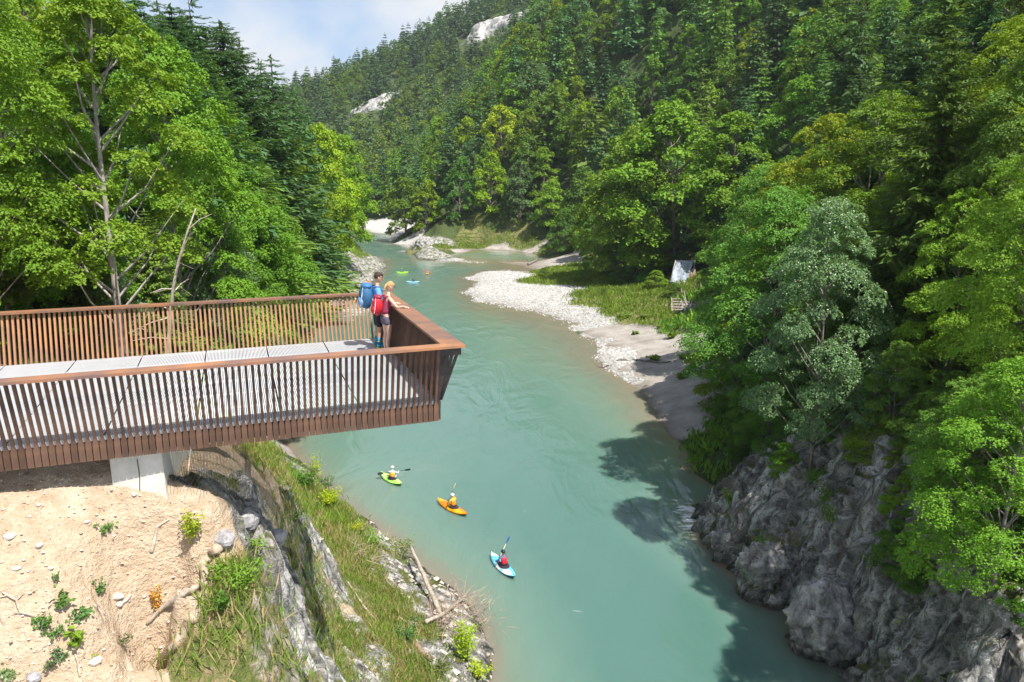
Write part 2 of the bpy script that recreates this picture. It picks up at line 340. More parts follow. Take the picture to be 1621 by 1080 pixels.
def weights(xy):
    xy = np.asarray(xy, float); r = np.hypot(xy[:, 0], xy[:, 1]); p3 = np.column_stack([xy, np.zeros(len(xy))])
    amp = np.clip(r * 0.008, 0.12, 2); sc = (1 / np.clip(r * 0.05, .4, 20))
    # warp: coarse enough to read as patches
    w1 = fbm(p3 * 0.9, 4, 3); w2 = fbm(p3 * 0.9 + 50, 4, 4); w3 = fbm(p3 * 0.15, 3, 5); w4 = fbm(p3 * 0.15 + 9, 3, 6)
    q = xy + np.column_stack([w1 * np.minimum(amp, .7) * 1.6 + w3 * amp * 1.5, w2 * np.minimum(amp, .7) * 1.6 + w4 * amp * 1.5])
    out = np.zeros((len(xy), 7))
    for i in range(0, len(xy), 20000):
        d = _D(q[i:i + 20000], PTX) + 0.02; w = d * d; w = 1 / (w * w * w)
        s = np.stack([w[:, PTK == k].sum(1) for k in range(7)], 1); out[i:i + 20000] = s / s.sum(1)[:, None]
    return out
def ground(x, y):
    return float(height0(np.array([[x, y]]))[0])
def rough_noise(xyz, w, r):
    """displacement along (outward, up): rock ribs and blocks, soil lumps"""
    rock = w[:, 1 + 1]
    q = xyz.copy(); 
    # ribs of the right cliff run down to the left
    right = xyz[:, 0] > 5
    a = R(150)
    u = (xyz[:, 0] * math.cos(a) + xyz[:, 1] * math.sin(a)); v = (-xyz[:, 0] * math.sin(a) + xyz[:, 1] * math.cos(a))
    A = np.column_stack([u * 0.28, v * 1.25, xyz[:, 2] * 0.25])
    rib = fbm(A * 0.75, 5, 21, True, 0.55)
    blk = fbm(xyz * np.array([1.1, 1.1, 1.5]) * .8, 5, 31, True, 0.55)
    big = fbm(xyz * 0.28, 3, 41)
    stp = xyz * np.array([.9, .9, 1.3]); cr = 1 - np.abs(vnoise(stp * 1.3 + rib[:, None] * .6, 77)) * 2; cr2 = 1 - np.abs(vnoise(stp * 3.1 + 5, 78)) * 2
    rn = np.where(right, 0.80 * rib + 0.10 * blk + .35 * big - .30 * np.clip(cr, .6, 1) - .08 * np.clip(cr2, .5, 1), 0.35 * rib + 0.4 * blk + .25 * big)
    near = np.clip(1.15 - r / 250, .25, 1)
    sc = np.where(right, 0.85, 0.34) * near * (1 + np.clip((r - 60) / 60, 0, 3))
    low = np.clip((13.2 - xyz[:, 2]) / 1.0, 0, 1)
    soil = fbm(xyz * 1.1, 5, 51) * .18 + np.minimum(fbm(xyz * 1.9 + 7, 5, 57, True), .25) * (.10 + .22 * low) + fbm(xyz * 6, 3, 58) * (.035 + .05 * low) + low * np.clip(fbm(xyz * 1.4 + 3, 4, 59), -1, .1) * .30
    lay = v * .85 + u * .10 + xyz[:, 2] * .2 + fbm(A * .5, 4, 63) * .8; saw = lay - np.floor(lay); lay2 = u * .55 + xyz[:, 2] * .5 + fbm(xyz * .9, 3, 64) * .8; saw2 = lay2 - np.floor(lay2)
    lay3 = v * 3.1 + fbm(xyz * 1.5, 3, 65) * .9; saw3 = lay3 - np.floor(lay3)
    rn = rn + np.where(right, (saw - .5) * .75 + (saw2 - .5) * .30 + (saw3 - .5) * .16, (saw - .5) * .5 + (saw3 - .5) * .25)
    grass = fbm(xyz * 0.9, 4, 61) * .22
    grav = fbm(xyz * 2.2, 4, 71) * .03
    forest = fbm(xyz * 0.25, 4, 81) * np.clip(r * .008, .2, 2)
    return rock * rn * sc, w[:, 0] * soil + w[:, 1] * grass + (w[:, 3] + w[:, 4] * .5) * grav + w[:, 5] * forest
NA, NR = 820, 1080
th = np.concatenate([np.linspace(-46, -40, 30, endpoint=False), np.linspace(-40, 40, NA, endpoint=False), np.linspace(40, 46, 31)]) * np.pi / 180
rr = np.exp(np.concatenate([np.linspace(math.log(5.2), math.log(48), 620, endpoint=False), np.linspace(math.log(48), math.log(300), 340, endpoint=False), np.linspace(math.log(300), math.log(1500), 120)]))
TH, RR = np.meshgrid(th, rr, indexing='ij'); xy = np.column_stack([(RR * np.sin(TH)).ravel(), (RR * np.cos(TH)).ravel()])
hz = height0(xy); WT = weights(xy); r_ = RR.ravel()
xyz = np.column_stack([xy, hz])
# gradient for the outward direction
hz2 = hz.reshape(RR.shape); eps = 0.35
gR = np.gradient(hz2, axis=1) / np.gradient(RR, axis=1); gT = np.gradient(hz2, axis=0) / (np.gradient(TH, axis=0) * RR)
gx = (gR * np.sin(TH) + gT * np.cos(TH)).ravel(); gy = (gR * np.cos(TH) - gT * np.sin(TH)).ravel()
sl_ = np.hypot(gx, gy)
WT[:, 2] = np.maximum(WT[:, 2], np.clip((sl_ - 1.6) * 1.2, 0, .95) * (r_ < 60) * (1 - WT[:, 0]) * .7); WT /= WT.sum(1)[:, None]
rk, so = rough_noise(xyz, WT, r_)
nrm = np.column_stack([-gx, -gy, np.ones(len(gx))]); nrm /= np.linalg.norm(nrm, axis=1)[:, None]
fade = np.clip((hz + .6) / 1.0, 0.15, 1)
xyz = xyz + nrm * (rk * fade)[:, None]; xyz[:, 2] += so * np.clip(hz / .4, 0.2, 1)
TER = xyz[:, 2].copy()
NT, NRr = RR.shape
def build_terrain():
    ii = np.arange(NT * NRr).reshape(NT, NRr)
    q = np.stack([ii[:-1, :-1], ii[1:, :-1], ii[1:, 1:], ii[:-1, 1:]], -1).reshape(-1, 4)[:, ::-1]
    wf = WT[q].mean(1); x = xyz[q[:, 0], 0]; y = xyz[q[:, 0], 1]
    zt = wf.argmax(1); cls = np.full(len(q), 0)
    left = x < 5
    near = y < 75
    cls[:] = 0                                             # hillside
    cls[(zt == 3) | (zt == 4)] = 1                          # gravel and sand
    cls[(zt == 6)] = 2                                      # bed
    cls[(zt == 2) & ~left & near] = 3                       # right cliff
    cls[(zt == 0) & left & near] = 4
    cls[((zt == 2) | (zt == 1)) & left & near & (y < 48)] = 5
    cls[(zt == 1) & ~(left & near)] = 6
    names = ['hillside_terrain', 'gravel_bar', 'riverbed', 'rock_cliff', 'bare_soil_slope', 'rocky_bank', 'grassy_bank']
    labs = ['steep wooded hillside ground rising behind the river banks', 'white gravel and pale sand bar on the right bank of the river', None, 'grey ribbed rock cliff at the right edge of the river',
            'cream coloured bare soil slope under the viewing platform', 'rocky grass covered bank dropping to the river below the platform', 'bright green grassy bank beside the gravel bar']
    for k, nm in enumerate(names):
        qq = q[cls == k]
        if not len(qq): continue
        ids, inv = np.unique(qq, return_inverse=True)
        mb = MB(); mb.add(xyz[ids], inv.reshape(-1, 4)); me = mb.mesh(nm, True)
        for nme, cols in (('zoneA', WT[ids][:, [0, 1, 2]]), ('zoneB', WT[ids][:, [3, 4, 5]])):
            ca = me.attributes.new(nme, 'FLOAT_COLOR', 'POINT')
            ca.data.foreach_set('color', np.column_stack([cols, np.ones(len(ids))]).astype(np.float32).ravel())
        o = link(nm, me, MTER); tag(o, labs[k], kind='structure')
def terrain_material():
    m, t, p, o = newmat('ground'); v = coord(t); L = t.links
    def att(nm):
        a = t.nodes.new('ShaderNodeAttribute'); a.attribute_name = nm; s = t.nodes.new('ShaderNodeSeparateColor'); L.new(a.outputs['Color'], s.inputs[0]); return s.outputs
    A = att('zoneA'); B = att('zoneB')
    n1 = noise(t, v, 0.6, 5); n2 = noise(t, v, 4, 6, .6); n3 = noise(t, v, 22, 4, .6); n0 = noise(t, v, .08, 3)
    # forest floor
    forest = ramp(t, n2, [(.3, (0.035, 0.05, 0.015)), (.55, (0.07, 0.10, 0.03)), (.75, (0.13, 0.10, 0.06))]).outputs[0]
    soil = ramp(t, n2, [(.25, (0.40, 0.28, 0.19)), (.42, (0.49, 0.375, 0.26)), (.62, (0.61, 0.495, 0.365)), (.8, (0.57, 0.495, 0.40))]).outputs[0]
    soil = rgbmix(t, ramp(t, n1, [(.35, (1, 1, 1)), (.62, (0, 0, 0))]).outputs[0], soil, rgbmix(t, .55, soil, (.55, .40, .27)))
    n6 = noise(t, v, 55, 3)
    soil = rgbmix(t, ramp(t, n6, [(.62, (0, 0, 0)), (.70, (1, 1, 1))]).outputs[0], soil, (.38, .26, .16))
    grass = ramp(t, n2, [(.30, (0.07, 0.10, 0.025)), (.46, (0.14, 0.17, 0.045)), (.56, (0.24, 0.20, 0.10)), (.68, (0.38, 0.29, 0.18))]).outputs[0]
    vr = coord(t, scale=(.4, 1.7, .4), rot=(0, 0, R(-150)))
    r1 = noise(t, vr, 2.2, 8, .62, .6); r2 = noise(t, v, 9, 6, .65)
    rock = ramp(t, r1, [(.32, (0.05, 0.047, 0.043)), (.42, (0.17, 0.165, 0.155)), (.52, (0.36, 0.35, 0.33)), (.61, (0.66, 0.64, 0.61))]).outputs[0]
    rock = rgbmix(t, ramp(t, r2, [(.36, (.75, .75, .75)), (.47, (0, 0, 0))]).outputs[0], rock, (0.055, 0.05, 0.045))
    rock = rgbmix(t, ramp(t, n1, [(.52, (0, 0, 0)), (.66, (.40, .40, .40))]).outputs[0], rock, rgbmix(t, .7, rock, (0.36, 0.29, 0.22)))
    gm = t.nodes.new('ShaderNodeNewGeometry'); sx = t.nodes.new('ShaderNodeSeparateXYZ'); L.new(gm.outputs['Normal'], sx.inputs[0])
    moss = math_(t, 'MULTIPLY', ramp(t, sx.outputs[2], [(.5, (0, 0, 0)), (.8, (1, 1, 1))]).outputs[0], ramp(t, noise(t, v, 1.3, 5, .6), [(.50, (0, 0, 0)), (.58, (1, 1, 1))]).outputs[0])
    rock = rgbmix(t, moss, rock, (0.12, 0.14, 0.04))
    # wet dark foot of the rocks
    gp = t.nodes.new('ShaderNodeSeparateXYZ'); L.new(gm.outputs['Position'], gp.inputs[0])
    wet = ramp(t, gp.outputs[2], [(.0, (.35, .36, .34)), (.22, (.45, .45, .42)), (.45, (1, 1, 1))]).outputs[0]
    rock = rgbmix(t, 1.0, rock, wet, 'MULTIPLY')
    vo = t.nodes.new('ShaderNodeTexVoronoi'); vo.inputs['Scale'].default_value = 4.5; L.new(v, vo.inputs['Vector'])
    vc = t.nodes.new('ShaderNodeSeparateColor'); L.new(vo.outputs['Color'], vc.inputs[0])
    grav = ramp(t, vc.outputs[0], [(0, (0.27, 0.26, 0.25)), (.5, (0.42, 0.41, 0.39)), (1, (0.58, 0.57, 0.55))]).outputs[0]
    grav = rgbmix(t, ramp(t, n1, [(.4, (0, 0, 0)), (.7, (.5, .5, .5))]).outputs[0], grav, (.62, .58, .52))
    sand = ramp(t, n1, [(.3, (0.27, 0.24, 0.21)), (.5, (0.36, 0.325, 0.29)), (.7, (0.44, 0.405, 0.37))]).outputs[0]
    wet2 = ramp(t, gp.outputs[2], [(.0, (.5, .46, .4)), (.12, (.75, .73, .70)), (.3, (1, 1, 1))]).outputs[0]
    sand = rgbmix(t, 1.0, sand, wet2, 'MULTIPLY'); grav = rgbmix(t, .6, grav, rgbmix(t, 1.0, grav, wet2, 'MULTIPLY'))
    # break each zone edge with noise, then mix in order
    def sharp(w, k=3.2):
        a = math_(t, 'ADD', w, math_(t, 'MULTIPLY', math_(t, 'SUBTRACT', n2, .5), .9)); return math_(t, 'ADD', math_(t, 'MULTIPLY', math_(t, 'SUBTRACT', a, .45), k), .5, True)
    c = forest
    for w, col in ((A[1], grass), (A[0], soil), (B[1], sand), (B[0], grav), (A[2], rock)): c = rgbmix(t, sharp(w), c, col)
    L.new(c, p.inputs['Base Color']); p.inputs['Roughness'].default_value = .9; p.inputs['Specular IOR Level'].default_value = .2
    h = math_(t, 'ADD', math_(t, 'MULTIPLY', r1, math_(t, 'MULTIPLY', A[2], 1.6)), math_(t, 'ADD', math_(t, 'MULTIPLY', n2, .5), math_(t, 'MULTIPLY', n3, .25)))
    h = math_(t, 'ADD', h, math_(t, 'MULTIPLY', r2, .35))
    bump(t, p, h, .9, .26)
    return m
MTER = terrain_material()
build_terrain()
def tz(x, y):
    """real surface height of the displaced ground near x, y"""
    a = math.atan2(x, y); d = math.hypot(x, y)
    i = int(np.clip(np.searchsorted(th, a), 1, NT - 1)); j = int(np.clip(np.searchsorted(rr, d), 1, NRr - 1))
    return float(TER.reshape(NT, NRr)[i, j])
TERX = xyz.reshape(NT, NRr, 3)
def hit(px, py, tmin=5, tmax=400):
    """where the view ray through a photo pixel meets the ground"""
    X = (px - 810.5) / FPX; Z = -(py - 540) / FPX
    d = np.array([X, math.cos(PITCH) + Z * math.sin(PITCH), -math.sin(PITCH) + Z * math.cos(PITCH)])
    a = math.atan2(d[0], d[1]); i = int(np.clip(np.searchsorted(th, a), 1, NT - 1)); row = TERX[i]
    rad = np.hypot(row[:, 0], row[:, 1]); zl = CAMH + rad * d[2] / math.hypot(d[0], d[1])
    ok = np.where((row[:, 2] >= zl) & (rad > tmin))[0]
    return row[ok[0]].copy() if len(ok) else None

# ------------------------------------------------------------------ water
def water():
    a = np.radians(np.linspace(-46, 46, 300)); r = np.exp(np.linspace(math.log(6), math.log(420), 420))
    A, Rr = np.meshgrid(a, r, indexing='ij'); w = np.column_stack([(Rr * np.sin(A)).ravel(), (Rr * np.cos(A)).ravel()])
    dep = -height0(w); k = np.zeros(len(w))
    ii = np.arange(len(w)).reshape(A.shape); q = np.stack([ii[:-1, :-1], ii[1:, :-1], ii[1:, 1:], ii[:-1, 1:]], -1).reshape(-1, 4)[:, ::-1]
    q = q[(dep[q] > -2.5).any(1)]; ids, inv = np.unique(q, return_inverse=True)
    mb = MB(); mb.add(np.column_stack([w[ids], k[ids]]), inv.reshape(-1, 4)); me = mb.mesh('river_water', True)
    at = me.attributes.new('depth', 'FLOAT', 'POINT'); at.data.foreach_set('value', dep[ids].astype(np.float32))
    m, t, p, o = newmat('river_water'); L = t.links
    X, Y = w[ids][:, 0], w[ids][:, 1]; fo = np.zeros(len(X))
    for px, py, rr1 in ((560, 492, 5), (540, 498, 4), (575, 484, 4), (520, 505, 3), (665, 398, 3.5), (640, 398, 3), (1100, 815, 1.5), (1106, 835, 1.2)):
        q_ = un(px, py, 0); fo = np.maximum(fo, np.exp(-((X - q_[0]) ** 2 + ((Y - q_[1]) * .6) ** 2) / rr1 ** 2))
    at = me.attributes.new('foam', 'FLOAT', 'POINT'); at.data.foreach_set('value', fo.astype(np.float32))
    a = t.nodes.new('ShaderNodeAttribute'); a.attribute_name = 'depth'
    v = coord(t); vs = coord(t, scale=(1.0, .45, 1), rot=(0, 0, R(12)))
    big = noise(t, vs, .10, 3, .5, .6)
    d = math_(t, 'ADD', a.outputs['Fac'], math_(t, 'MULTIPLY', math_(t, 'SUBTRACT', noise(t, v, .35, 4, .6, .8), .5), .5))
    col = ramp(t, math_(t, 'MULTIPLY', d, .3), [(0.0, (0.23, 0.175, 0.115)), (.09, (0.19, 0.17, 0.115)), (.20, (0.15, 0.20, 0.14)), (.42, (0.115, 0.20, 0.155)), (.8, (0.062, 0.152, 0.122))]).outputs[0]
    col = rgbmix(t, math_(t, 'MULTIPLY', big, .45), col, (0.14, 0.215, 0.20))
    fa = t.nodes.new('ShaderNodeAttribute'); fa.attribute_name = 'foam'
    fn = noise(t, coord(t, scale=(.6, 2.4, 1)), 1.1, 4, .6, .8)
    fm_ = ramp(t, math_(t, 'ADD', math_(t, 'MULTIPLY', fa.outputs['Fac'], .30), fn), [(.74, (0, 0, 0)), (.84, (.85, .85, .85))]).outputs[0]
    col = rgbmix(t, fm_, col, (.75, .80, .80))
    L.new(col, p.inputs['Base Color'])
    p.inputs['Roughness'].default_value = .09; p.inputs['IOR'].default_value = 1.33; p.inputs['Subsurface Weight'].default_value = .85; p.inputs['Subsurface Radius'].default_value = (.5, 1.0, .9); p.inputs['Subsurface Scale'].default_value = 1.3; p.inputs['Specular IOR Level'].default_value = .55
    w1 = noise(t, vs, 1.1, 5, .55, 1.2); w2 = noise(t, vs, .22, 3, .5, 2.0); w3 = noise(t, coord(t, scale=(1, .5, 1), rot=(0, 0, R(-25))), 4.5, 3, .5, .4)
    mask = ramp(t, noise(t, v, .07, 2), [(.38, (.25, .25, .25)), (.6, (1, 1, 1))]).outputs[0]
    h = math_(t, 'ADD', math_(t, 'MULTIPLY', w2, 1.6), math_(t, 'MULTIPLY', math_(t, 'ADD', math_(t, 'MULTIPLY', w1, .5), math_(t, 'MULTIPLY', w3, .10)), mask))
    bump(t, p, h, .55, .16)
    ob = link('river_water', me, m); tag(ob, 'turquoise river winding between the wooded banks', kind='structure')
water()
# ------------------------------------------------------------------ viewing platform
AX, AY, DZ = -1.39, 12.97, 15.0
E_ = np.array([.937, .350, 0]); E_ /= np.linalg.norm(E_); N_ = np.array([-E_[1], E_[0], 0]); U_ = np.array([0, 0, 1.0])
A_ = np.array([AX, AY, DZ])
def pf(e, n, z): return A_ + e * E_ + n * N_ + z * U_
MF = np.column_stack([E_, N_, U_])
def rustmat(name, a, b, c, sc=3, rough=.75):
    m, t, p, o = newmat(name); v = coord(t)
    n = noise(t, v, sc, 6, .6, .4); n2 = noise(t, v, sc * 9, 4, .6)
    r = ramp(t, n, [(.34, a), (.5, b), (.66, c)]); col = rgbmix(t, math_(t, 'MULTIPLY', n2, .25), r.outputs[0], (.26, .13, .075))
    L = t.links; L.new(col, p.inputs['Base Color']); p.inputs['Roughness'].default_value = rough; p.inputs['Specular IOR Level'].default_value = .35
    bump(t, p, n2, .25, .005)
    oi = t.nodes.new('ShaderNodeObjectInfo'); hs = t.nodes.new('ShaderNodeHueSaturation'); L.new(col, hs.inputs['Color'])
    L.new(math_(t, 'ADD', math_(t, 'MULTIPLY', oi.outputs['Random'], .5), .75), hs.inputs['Value']); L.new(hs.outputs[0], p.inputs['Base Color'])
    return m
MRUST = rustmat('rusted_steel_slats', (.06, .037, .028), (.095, .054, .036), (.14, .076, .045), 2.5)
MRUSTC = rustmat('rusted_steel_coping', (.14, .095, .09), (.25, .13, .08), (.36, .165, .07), 1.4, .6)
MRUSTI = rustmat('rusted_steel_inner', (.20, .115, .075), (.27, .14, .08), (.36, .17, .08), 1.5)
def deckmat():
    m, t, p, o = newmat('light_grating'); v = coord(t); L = t.links
    n = noise(t, v, 1.2, 4); n2 = noise(t, v, 12, 3)
    wv = t.nodes.new('ShaderNodeTexWave'); wv.wave_type = 'BANDS'; wv.bands_direction = 'X'; wv.inputs['Scale'].default_value = 11; 
    mp_ = coord(t, rot=(0, 0, -math.atan2(E_[1], E_[0]))); L.new(mp_, wv.inputs['Vector'])
    c = rgbmix(t, math_(t, 'MULTIPLY', n2, .5), (.52, .53, .545), (.40, .415, .43))
    c = rgbmix(t, math_(t, 'MULTIPLY', n, .25), c, (.6, .61, .63)); L.new(c, p.inputs['Base Color'])
    p.inputs['Roughness'].default_value = .6; bump(t, p, wv.outputs['Fac'], .2, .01); return m
MDECK = deckmat(); MDARK = simple('dark_steel', (.035, .032, .032), (.07, .055, .05), 5, .5, metal=.3)
WID = 5.8; LEFT = -12.6; NL, EL, RH = .36, .27, 1.12     # lean of the side railings, of the end railing, railing height
def platform():
    root = empty('viewing_platform', pf(-4, 2.9, 0)); root.rotation_euler = (0, 0, 0)
    tag(root, 'rusted steel viewing platform with pale grating floor jutting out over the river', 'platform')
    off = np.array(root.location)
    def bld(mb, nm, mat, par=root, sm=False):
        for k in range(len(mb.v)): mb.v[k] = mb.v[k] - off
        o = mb.build(nm, mat, root, sm)
        if par is not root: o.parent = par
        return o
    # floor: separate panels with real joints
    k = 0; e = 0.0
    while e > LEFT:
        mb = MB(); w = 1.35
        for a, b in ((0, WID / 2), (WID / 2, WID)):
            npl = 44
            for i_ in range(npl):
                x0_ = e - w + .012 + i_ * (w - .024) / npl; x1_ = x0_ + .0185
                mb.hexa([pf(x, n, z) for z in (-.010, 0) for x, n in ((x0_, a + .012), (x1_, a + .012), (x1_, b - .006), (x0_, b - .006))])
            for n_c in np.linspace(a + .03, b - .06, 4): mb.hexa([pf(x, n, z) for z in (-.05, -.015) for x, n in ((e - w + .012, n_c), (e - .012, n_c), (e - .012, n_c + .02), (e - w + .012, n_c + .02))])
        bld(mb, 'floor_panel', MDECK); e -= w
    mb = MB()
    for n_ in (.25, 2.8, 5.35):
        mb = MB(); mb.hexa([pf(x, n, z) for z in (-.36, -.056) for x, n in ((LEFT, n_), (-.16, n_), (-.16, n_ + .2), (LEFT, n_ + .2))]); bld(mb, 'girder', MDARK)
    for k_ in range(5):
        x_ = -.15 - 2.7 * k_
        mb = MB()
        for a_, b_ in ((.10, .247), (.453, 2.797), (3.003, 5.347), (5.553, WID - .1)): mb.hexa([pf(x, n, z) for z in (-.30, -.057) for x, n in ((x_, a_), (x_ + .12, a_), (x_ + .12, b_), (x_, b_))])
        bld(mb, 'cross_beam', MDARK)
    # white edge trim where the floor meets the slats
    mb = MB(); zt = .018
    for a, b, n0, n1 in ((LEFT, 0.03, -.03, 0.0),):
        mb.hexa([pf(x, n, z) for z in (-.05, zt) for x, n in ((a, n0), (b, n0), (b, n1), (a, n1))])
    mb.hexa([pf(x, n, z) for z in (-.05, zt) for x, n in ((0.002, 0.003), (.03, 0.003), (.03, WID), (0.002, WID))])
    bld(mb, 'edge_trim', simple('galvanised_trim', (.55, .56, .58), rough=.4, metal=.4))
    # side and end railings: coping plate, slats, fascia blades
    def slat(t, side, e):
        """one bar in platform space; side 0 near, 1 end, 2 far"""
        h = .021
        if side == 1:
            b0, b1 = np.array([.045, e]), np.array([.045 + EL - .05, e]); dn = lambda w, d: [(-d, -w), (d, -w), (d, w), (-d, w)]
        else:
            s = -1 if side == 0 else 1; n0 = -.045 if side == 0 else WID + .045
            b0, b1 = np.array([e, n0]), np.array([e, n0 + s * (NL - .05)]); dn = lambda w, d: [(-w, -d), (w, -d), (w, d), (-w, d)]
        c0 = [pf(*(b0 + q), 0.0) for q in dn(h, .032)]; c1 = [pf(*(b1 + q), RH - .035) for q in dn(h, .032)]
        t.hexa(c0 + c1)
        s0 = [pf(*(b0 + q), .0) for q in dn(h, .033)]; m0 = [pf(*(b0 + q), -.09) for q in dn(.043, .033)]; l0 = [pf(*(b0 + q), -.36) for q in dn(.043, .033)]
        t.hexa(m0 + s0); t.hexa(l0 + m0)
    def coping(side):
        mb = MB()
        # inner and outer edge in (e, n), mitred at the corners
        zo = RH; th_ = .045
        ni, no = -.22, -.49; ei, eo = .045, .43
        if side == 0: c = [(LEFT, no), (eo, no), (ei, ni), (LEFT, ni)]
        elif side == 1: c = [(ei, ni), (eo, no), (eo, WID - no), (ei, WID - ni)]
        else: c = [(LEFT, WID - ni), (ei, WID - ni), (eo, WID - no), (LEFT, WID - no)]
        mb.hexa([pf(*q, zo - th_) for q in c] + [pf(*q, zo) for q in c]); return mb
    r = {}
    r[0] = bld(coping(0), 'near_handrail', MRUSTC); r[1] = bld(coping(1), 'end_handrail', MRUSTC); r[2] = bld(coping(2), 'far_handrail', MRUSTC)
    r[0]['label'] = 'near handrail, a flat rusted plate over leaning slats'
    proto = {}
    nn = int(-LEFT / .1)
    for k in range(68):
        e = -.02 - .1 * k
        if 0 not in proto: mb = MB(); slat(mb, 0, e); proto[0] = bld(mb, 'slat', MRUST, r[0])
        else:
            o = proto[0].copy(); C.objects.link(o); o.parent = r[0]; o.location = tuple(E_ * (-.1 * k))
    for k in range(32):
        n = .03 + .1 * k
        if 1 not in proto: mb = MB(); slat(mb, 1, n); proto[1] = bld(mb, 'slat', MRUST, r[1])
        else:
            o = proto[1].copy(); C.objects.link(o); o.parent = r[1]; o.location = tuple(N_ * (.1 * k))
    mb = MB()
    for k in range(68, nn): slat(mb, 0, -.02 - .1 * k)
    for k in range(32, int(WID / .1)): slat(mb, 1, .03 + .1 * k)
    o = bld(mb, 'slats', MRUST); o['kind'] = 'stuff'
    mb = MB()
    for k in range(nn): slat(mb, 2, -.02 - .1 * k)
    o = bld(mb, 'far_slats', MRUSTI); o['kind'] = 'stuff'; o['label'] = 'slats of the far railing, rusty orange on the inner face'
    # backing rail joining the slats and corner plates with slots
    mb = MB()
    for n0 in (-.008, WID - .022): mb.hexa([pf(x, n, z) for z in (-.30, -.24) for x, n in ((LEFT, n0), (.04, n0), (.04, n0 + .03), (LEFT, n0 + .03))])
    bld(mb, 'tie_bar', MDARK)
    for n0, s in ((-.045, -1), (WID + .045, 1)):
        mb = MB()
        q = lambda e, a, z: pf(e, n0 + s * a * NL, z)
        def bar(p0, p1, w):
            d = (np.array(p1) - p0); sde = E_ * w; mb.hexa([p0 - sde, p0 + sde, p0 + sde + N_ * .03, p0 - sde + N_ * .03, p1 - sde, p1 + sde, p1 + sde + N_ * .03, p1 - sde + N_ * .03])
        bar(q(.03, 0, -.3), q(.05, 0, 0), .03); bar(q(.03, 0, 0), q(.06, .9, RH - .04), .03)
        bar(q(.05, 0.0, .02), q(.17, .9, RH - .04), .03); bar(q(.065, 0, .02), q(.26, .9, RH - .04), .03); bar(q(.08, 0, .02), q(.36, .9, RH - .04), .028)
        mb.hexa([pf(e, n0 + s * NL * .83 + d, z) for z in (RH - .20, RH - .045) for e, d in ((.0, -.006), (.39, -.006), (.39, .036), (.0, .036))])
        bld(mb, 'corner_plate', MDARK)
platform()
# shaded concrete abutment
def abutment():
    m = simple('cast_concrete', (.52, .50, .44), (.66, .63, .56), 3, .9, .3, .01)
    root = empty('concrete_abutment', pf(-6, .3, -2), label='pale concrete abutment block carrying the platform on the soil slope', cat='abutment')
    off = np.array(root.location); mb = MB()
    p0 = un(172, 722, 14.6); p1 = un(256, 714, 14.6)
    d = (p1 - p0); d[2] = 0; L = np.linalg.norm(d); d /= L; nn = np.array([-d[1], d[0], 0])
    a = [p0 + d * x + nn * y for x, y in ((0, 0), (L, 0), (L + .02, 3.2), (0, 3.2))]
    mb.hexa([q * [1, 1, 0] + [0, 0, 12.4] for q in a] + [q * [1, 1, 0] + [0, 0, 14.63] for q in a])
    mb.v = [v - off for v in mb.v]; o = mb.build('block', m, root)
    bv = o.modifiers.new('edge', 'BEVEL'); bv.width = .02; bv.segments = 2
    mb = MB(); q0 = p0 + d * (L * .52) - nn * .006; mb.tube([q0 * [1, 1, 0] + [0, 0, 14.5], q0 * [1, 1, 0] + d * .01 + [0, 0, 14.2], q0 * [1, 1, 0] - d * .02 + [0, 0, 13.9], q0 * [1, 1, 0] + d * .01 + [0, 0, 13.7]], .007, 5)
    mb.v = [v - off for v in mb.v]; mb.build('drain_groove', MDARK, root)
abutment()

# ------------------------------------------------------------------ people
def skin(name, pts, edges, rad, mat, parent=None, sub=2, root=0):
    me = bpy.data.meshes.new(name); me.from_pydata([tuple(p) for p in pts], edges, []); o = bpy.data.objects.new('tmp', me); C.objects.link(o)
    m = o.modifiers.new('s', 'SKIN'); m.use_smooth_shade = True; m.branch_smoothing = .6
    for i, r in enumerate(rad):
        r = r if hasattr(r, '__len__') else (r, r); me.skin_vertices[0].data[i].radius = r
        me.skin_vertices[0].data[i].use_root = (i == root)
    s = o.modifiers.new('u', 'SUBSURF'); s.levels = sub; s.render_levels = sub
    dg = bpy.context.evaluated_depsgraph_get(); dg.update(); ev = o.evaluated_get(dg); nm = bpy.data.meshes.new_from_object(ev)
    nm.name = name; bpy.data.objects.remove(o); nm.materials.clear()
    for p in nm.polygons: p.use_smooth = True
    return link(name, nm, mat, parent)
def fmat(name, c, rough=.8, c2=None): return simple(name, c, c2 or tuple(k * .8 for k in c), 14, rough, .2, .004)
MSKIN = simple('skin', (.56, .33, .23), (.50, .28, .19), 8, .5)
MSKIN2 = simple('skin_fair', (.64, .41, .30), (.58, .35, .25), 8, .5)
def chain(pts, edges, rad, path, radii, start=None):
    """append a path of joints; returns index of the last"""
    prev = start
    for p, r in zip(path, radii):
        pts.append(p); rad.append(r); i = len(pts) - 1
        if prev is not None: edges.append((prev, i))
        prev = i
    return prev
def arm_hand(pts, edges, rad, sh, el, wr, start, fdir, pdir, k=1.0, curl=.3):
    """upper arm, forearm, palm and five bent fingers"""
    sh, el, wr = map(np.array, (sh, el, wr)); fd = np.array(fdir, float); fd /= np.linalg.norm(fd); pd = np.array(pdir, float); pd -= pd @ fd * fd; pd /= np.linalg.norm(pd); sd = np.cross(fd, pd)
    e = chain(pts, edges, rad, [sh, sh * .55 + el * .45, el, el * .5 + wr * .5, wr, wr + fd * .05 * k], [.052 * k, .045 * k, .037 * k, .036 * k, .026 * k, (.034 * k, .018 * k)], start)
    pal = wr + fd * .09 * k; pts.append(pal); rad.append((.036 * k, .015 * k)); edges.append((e, len(pts) - 1))
    return pal, fd, pd, sd
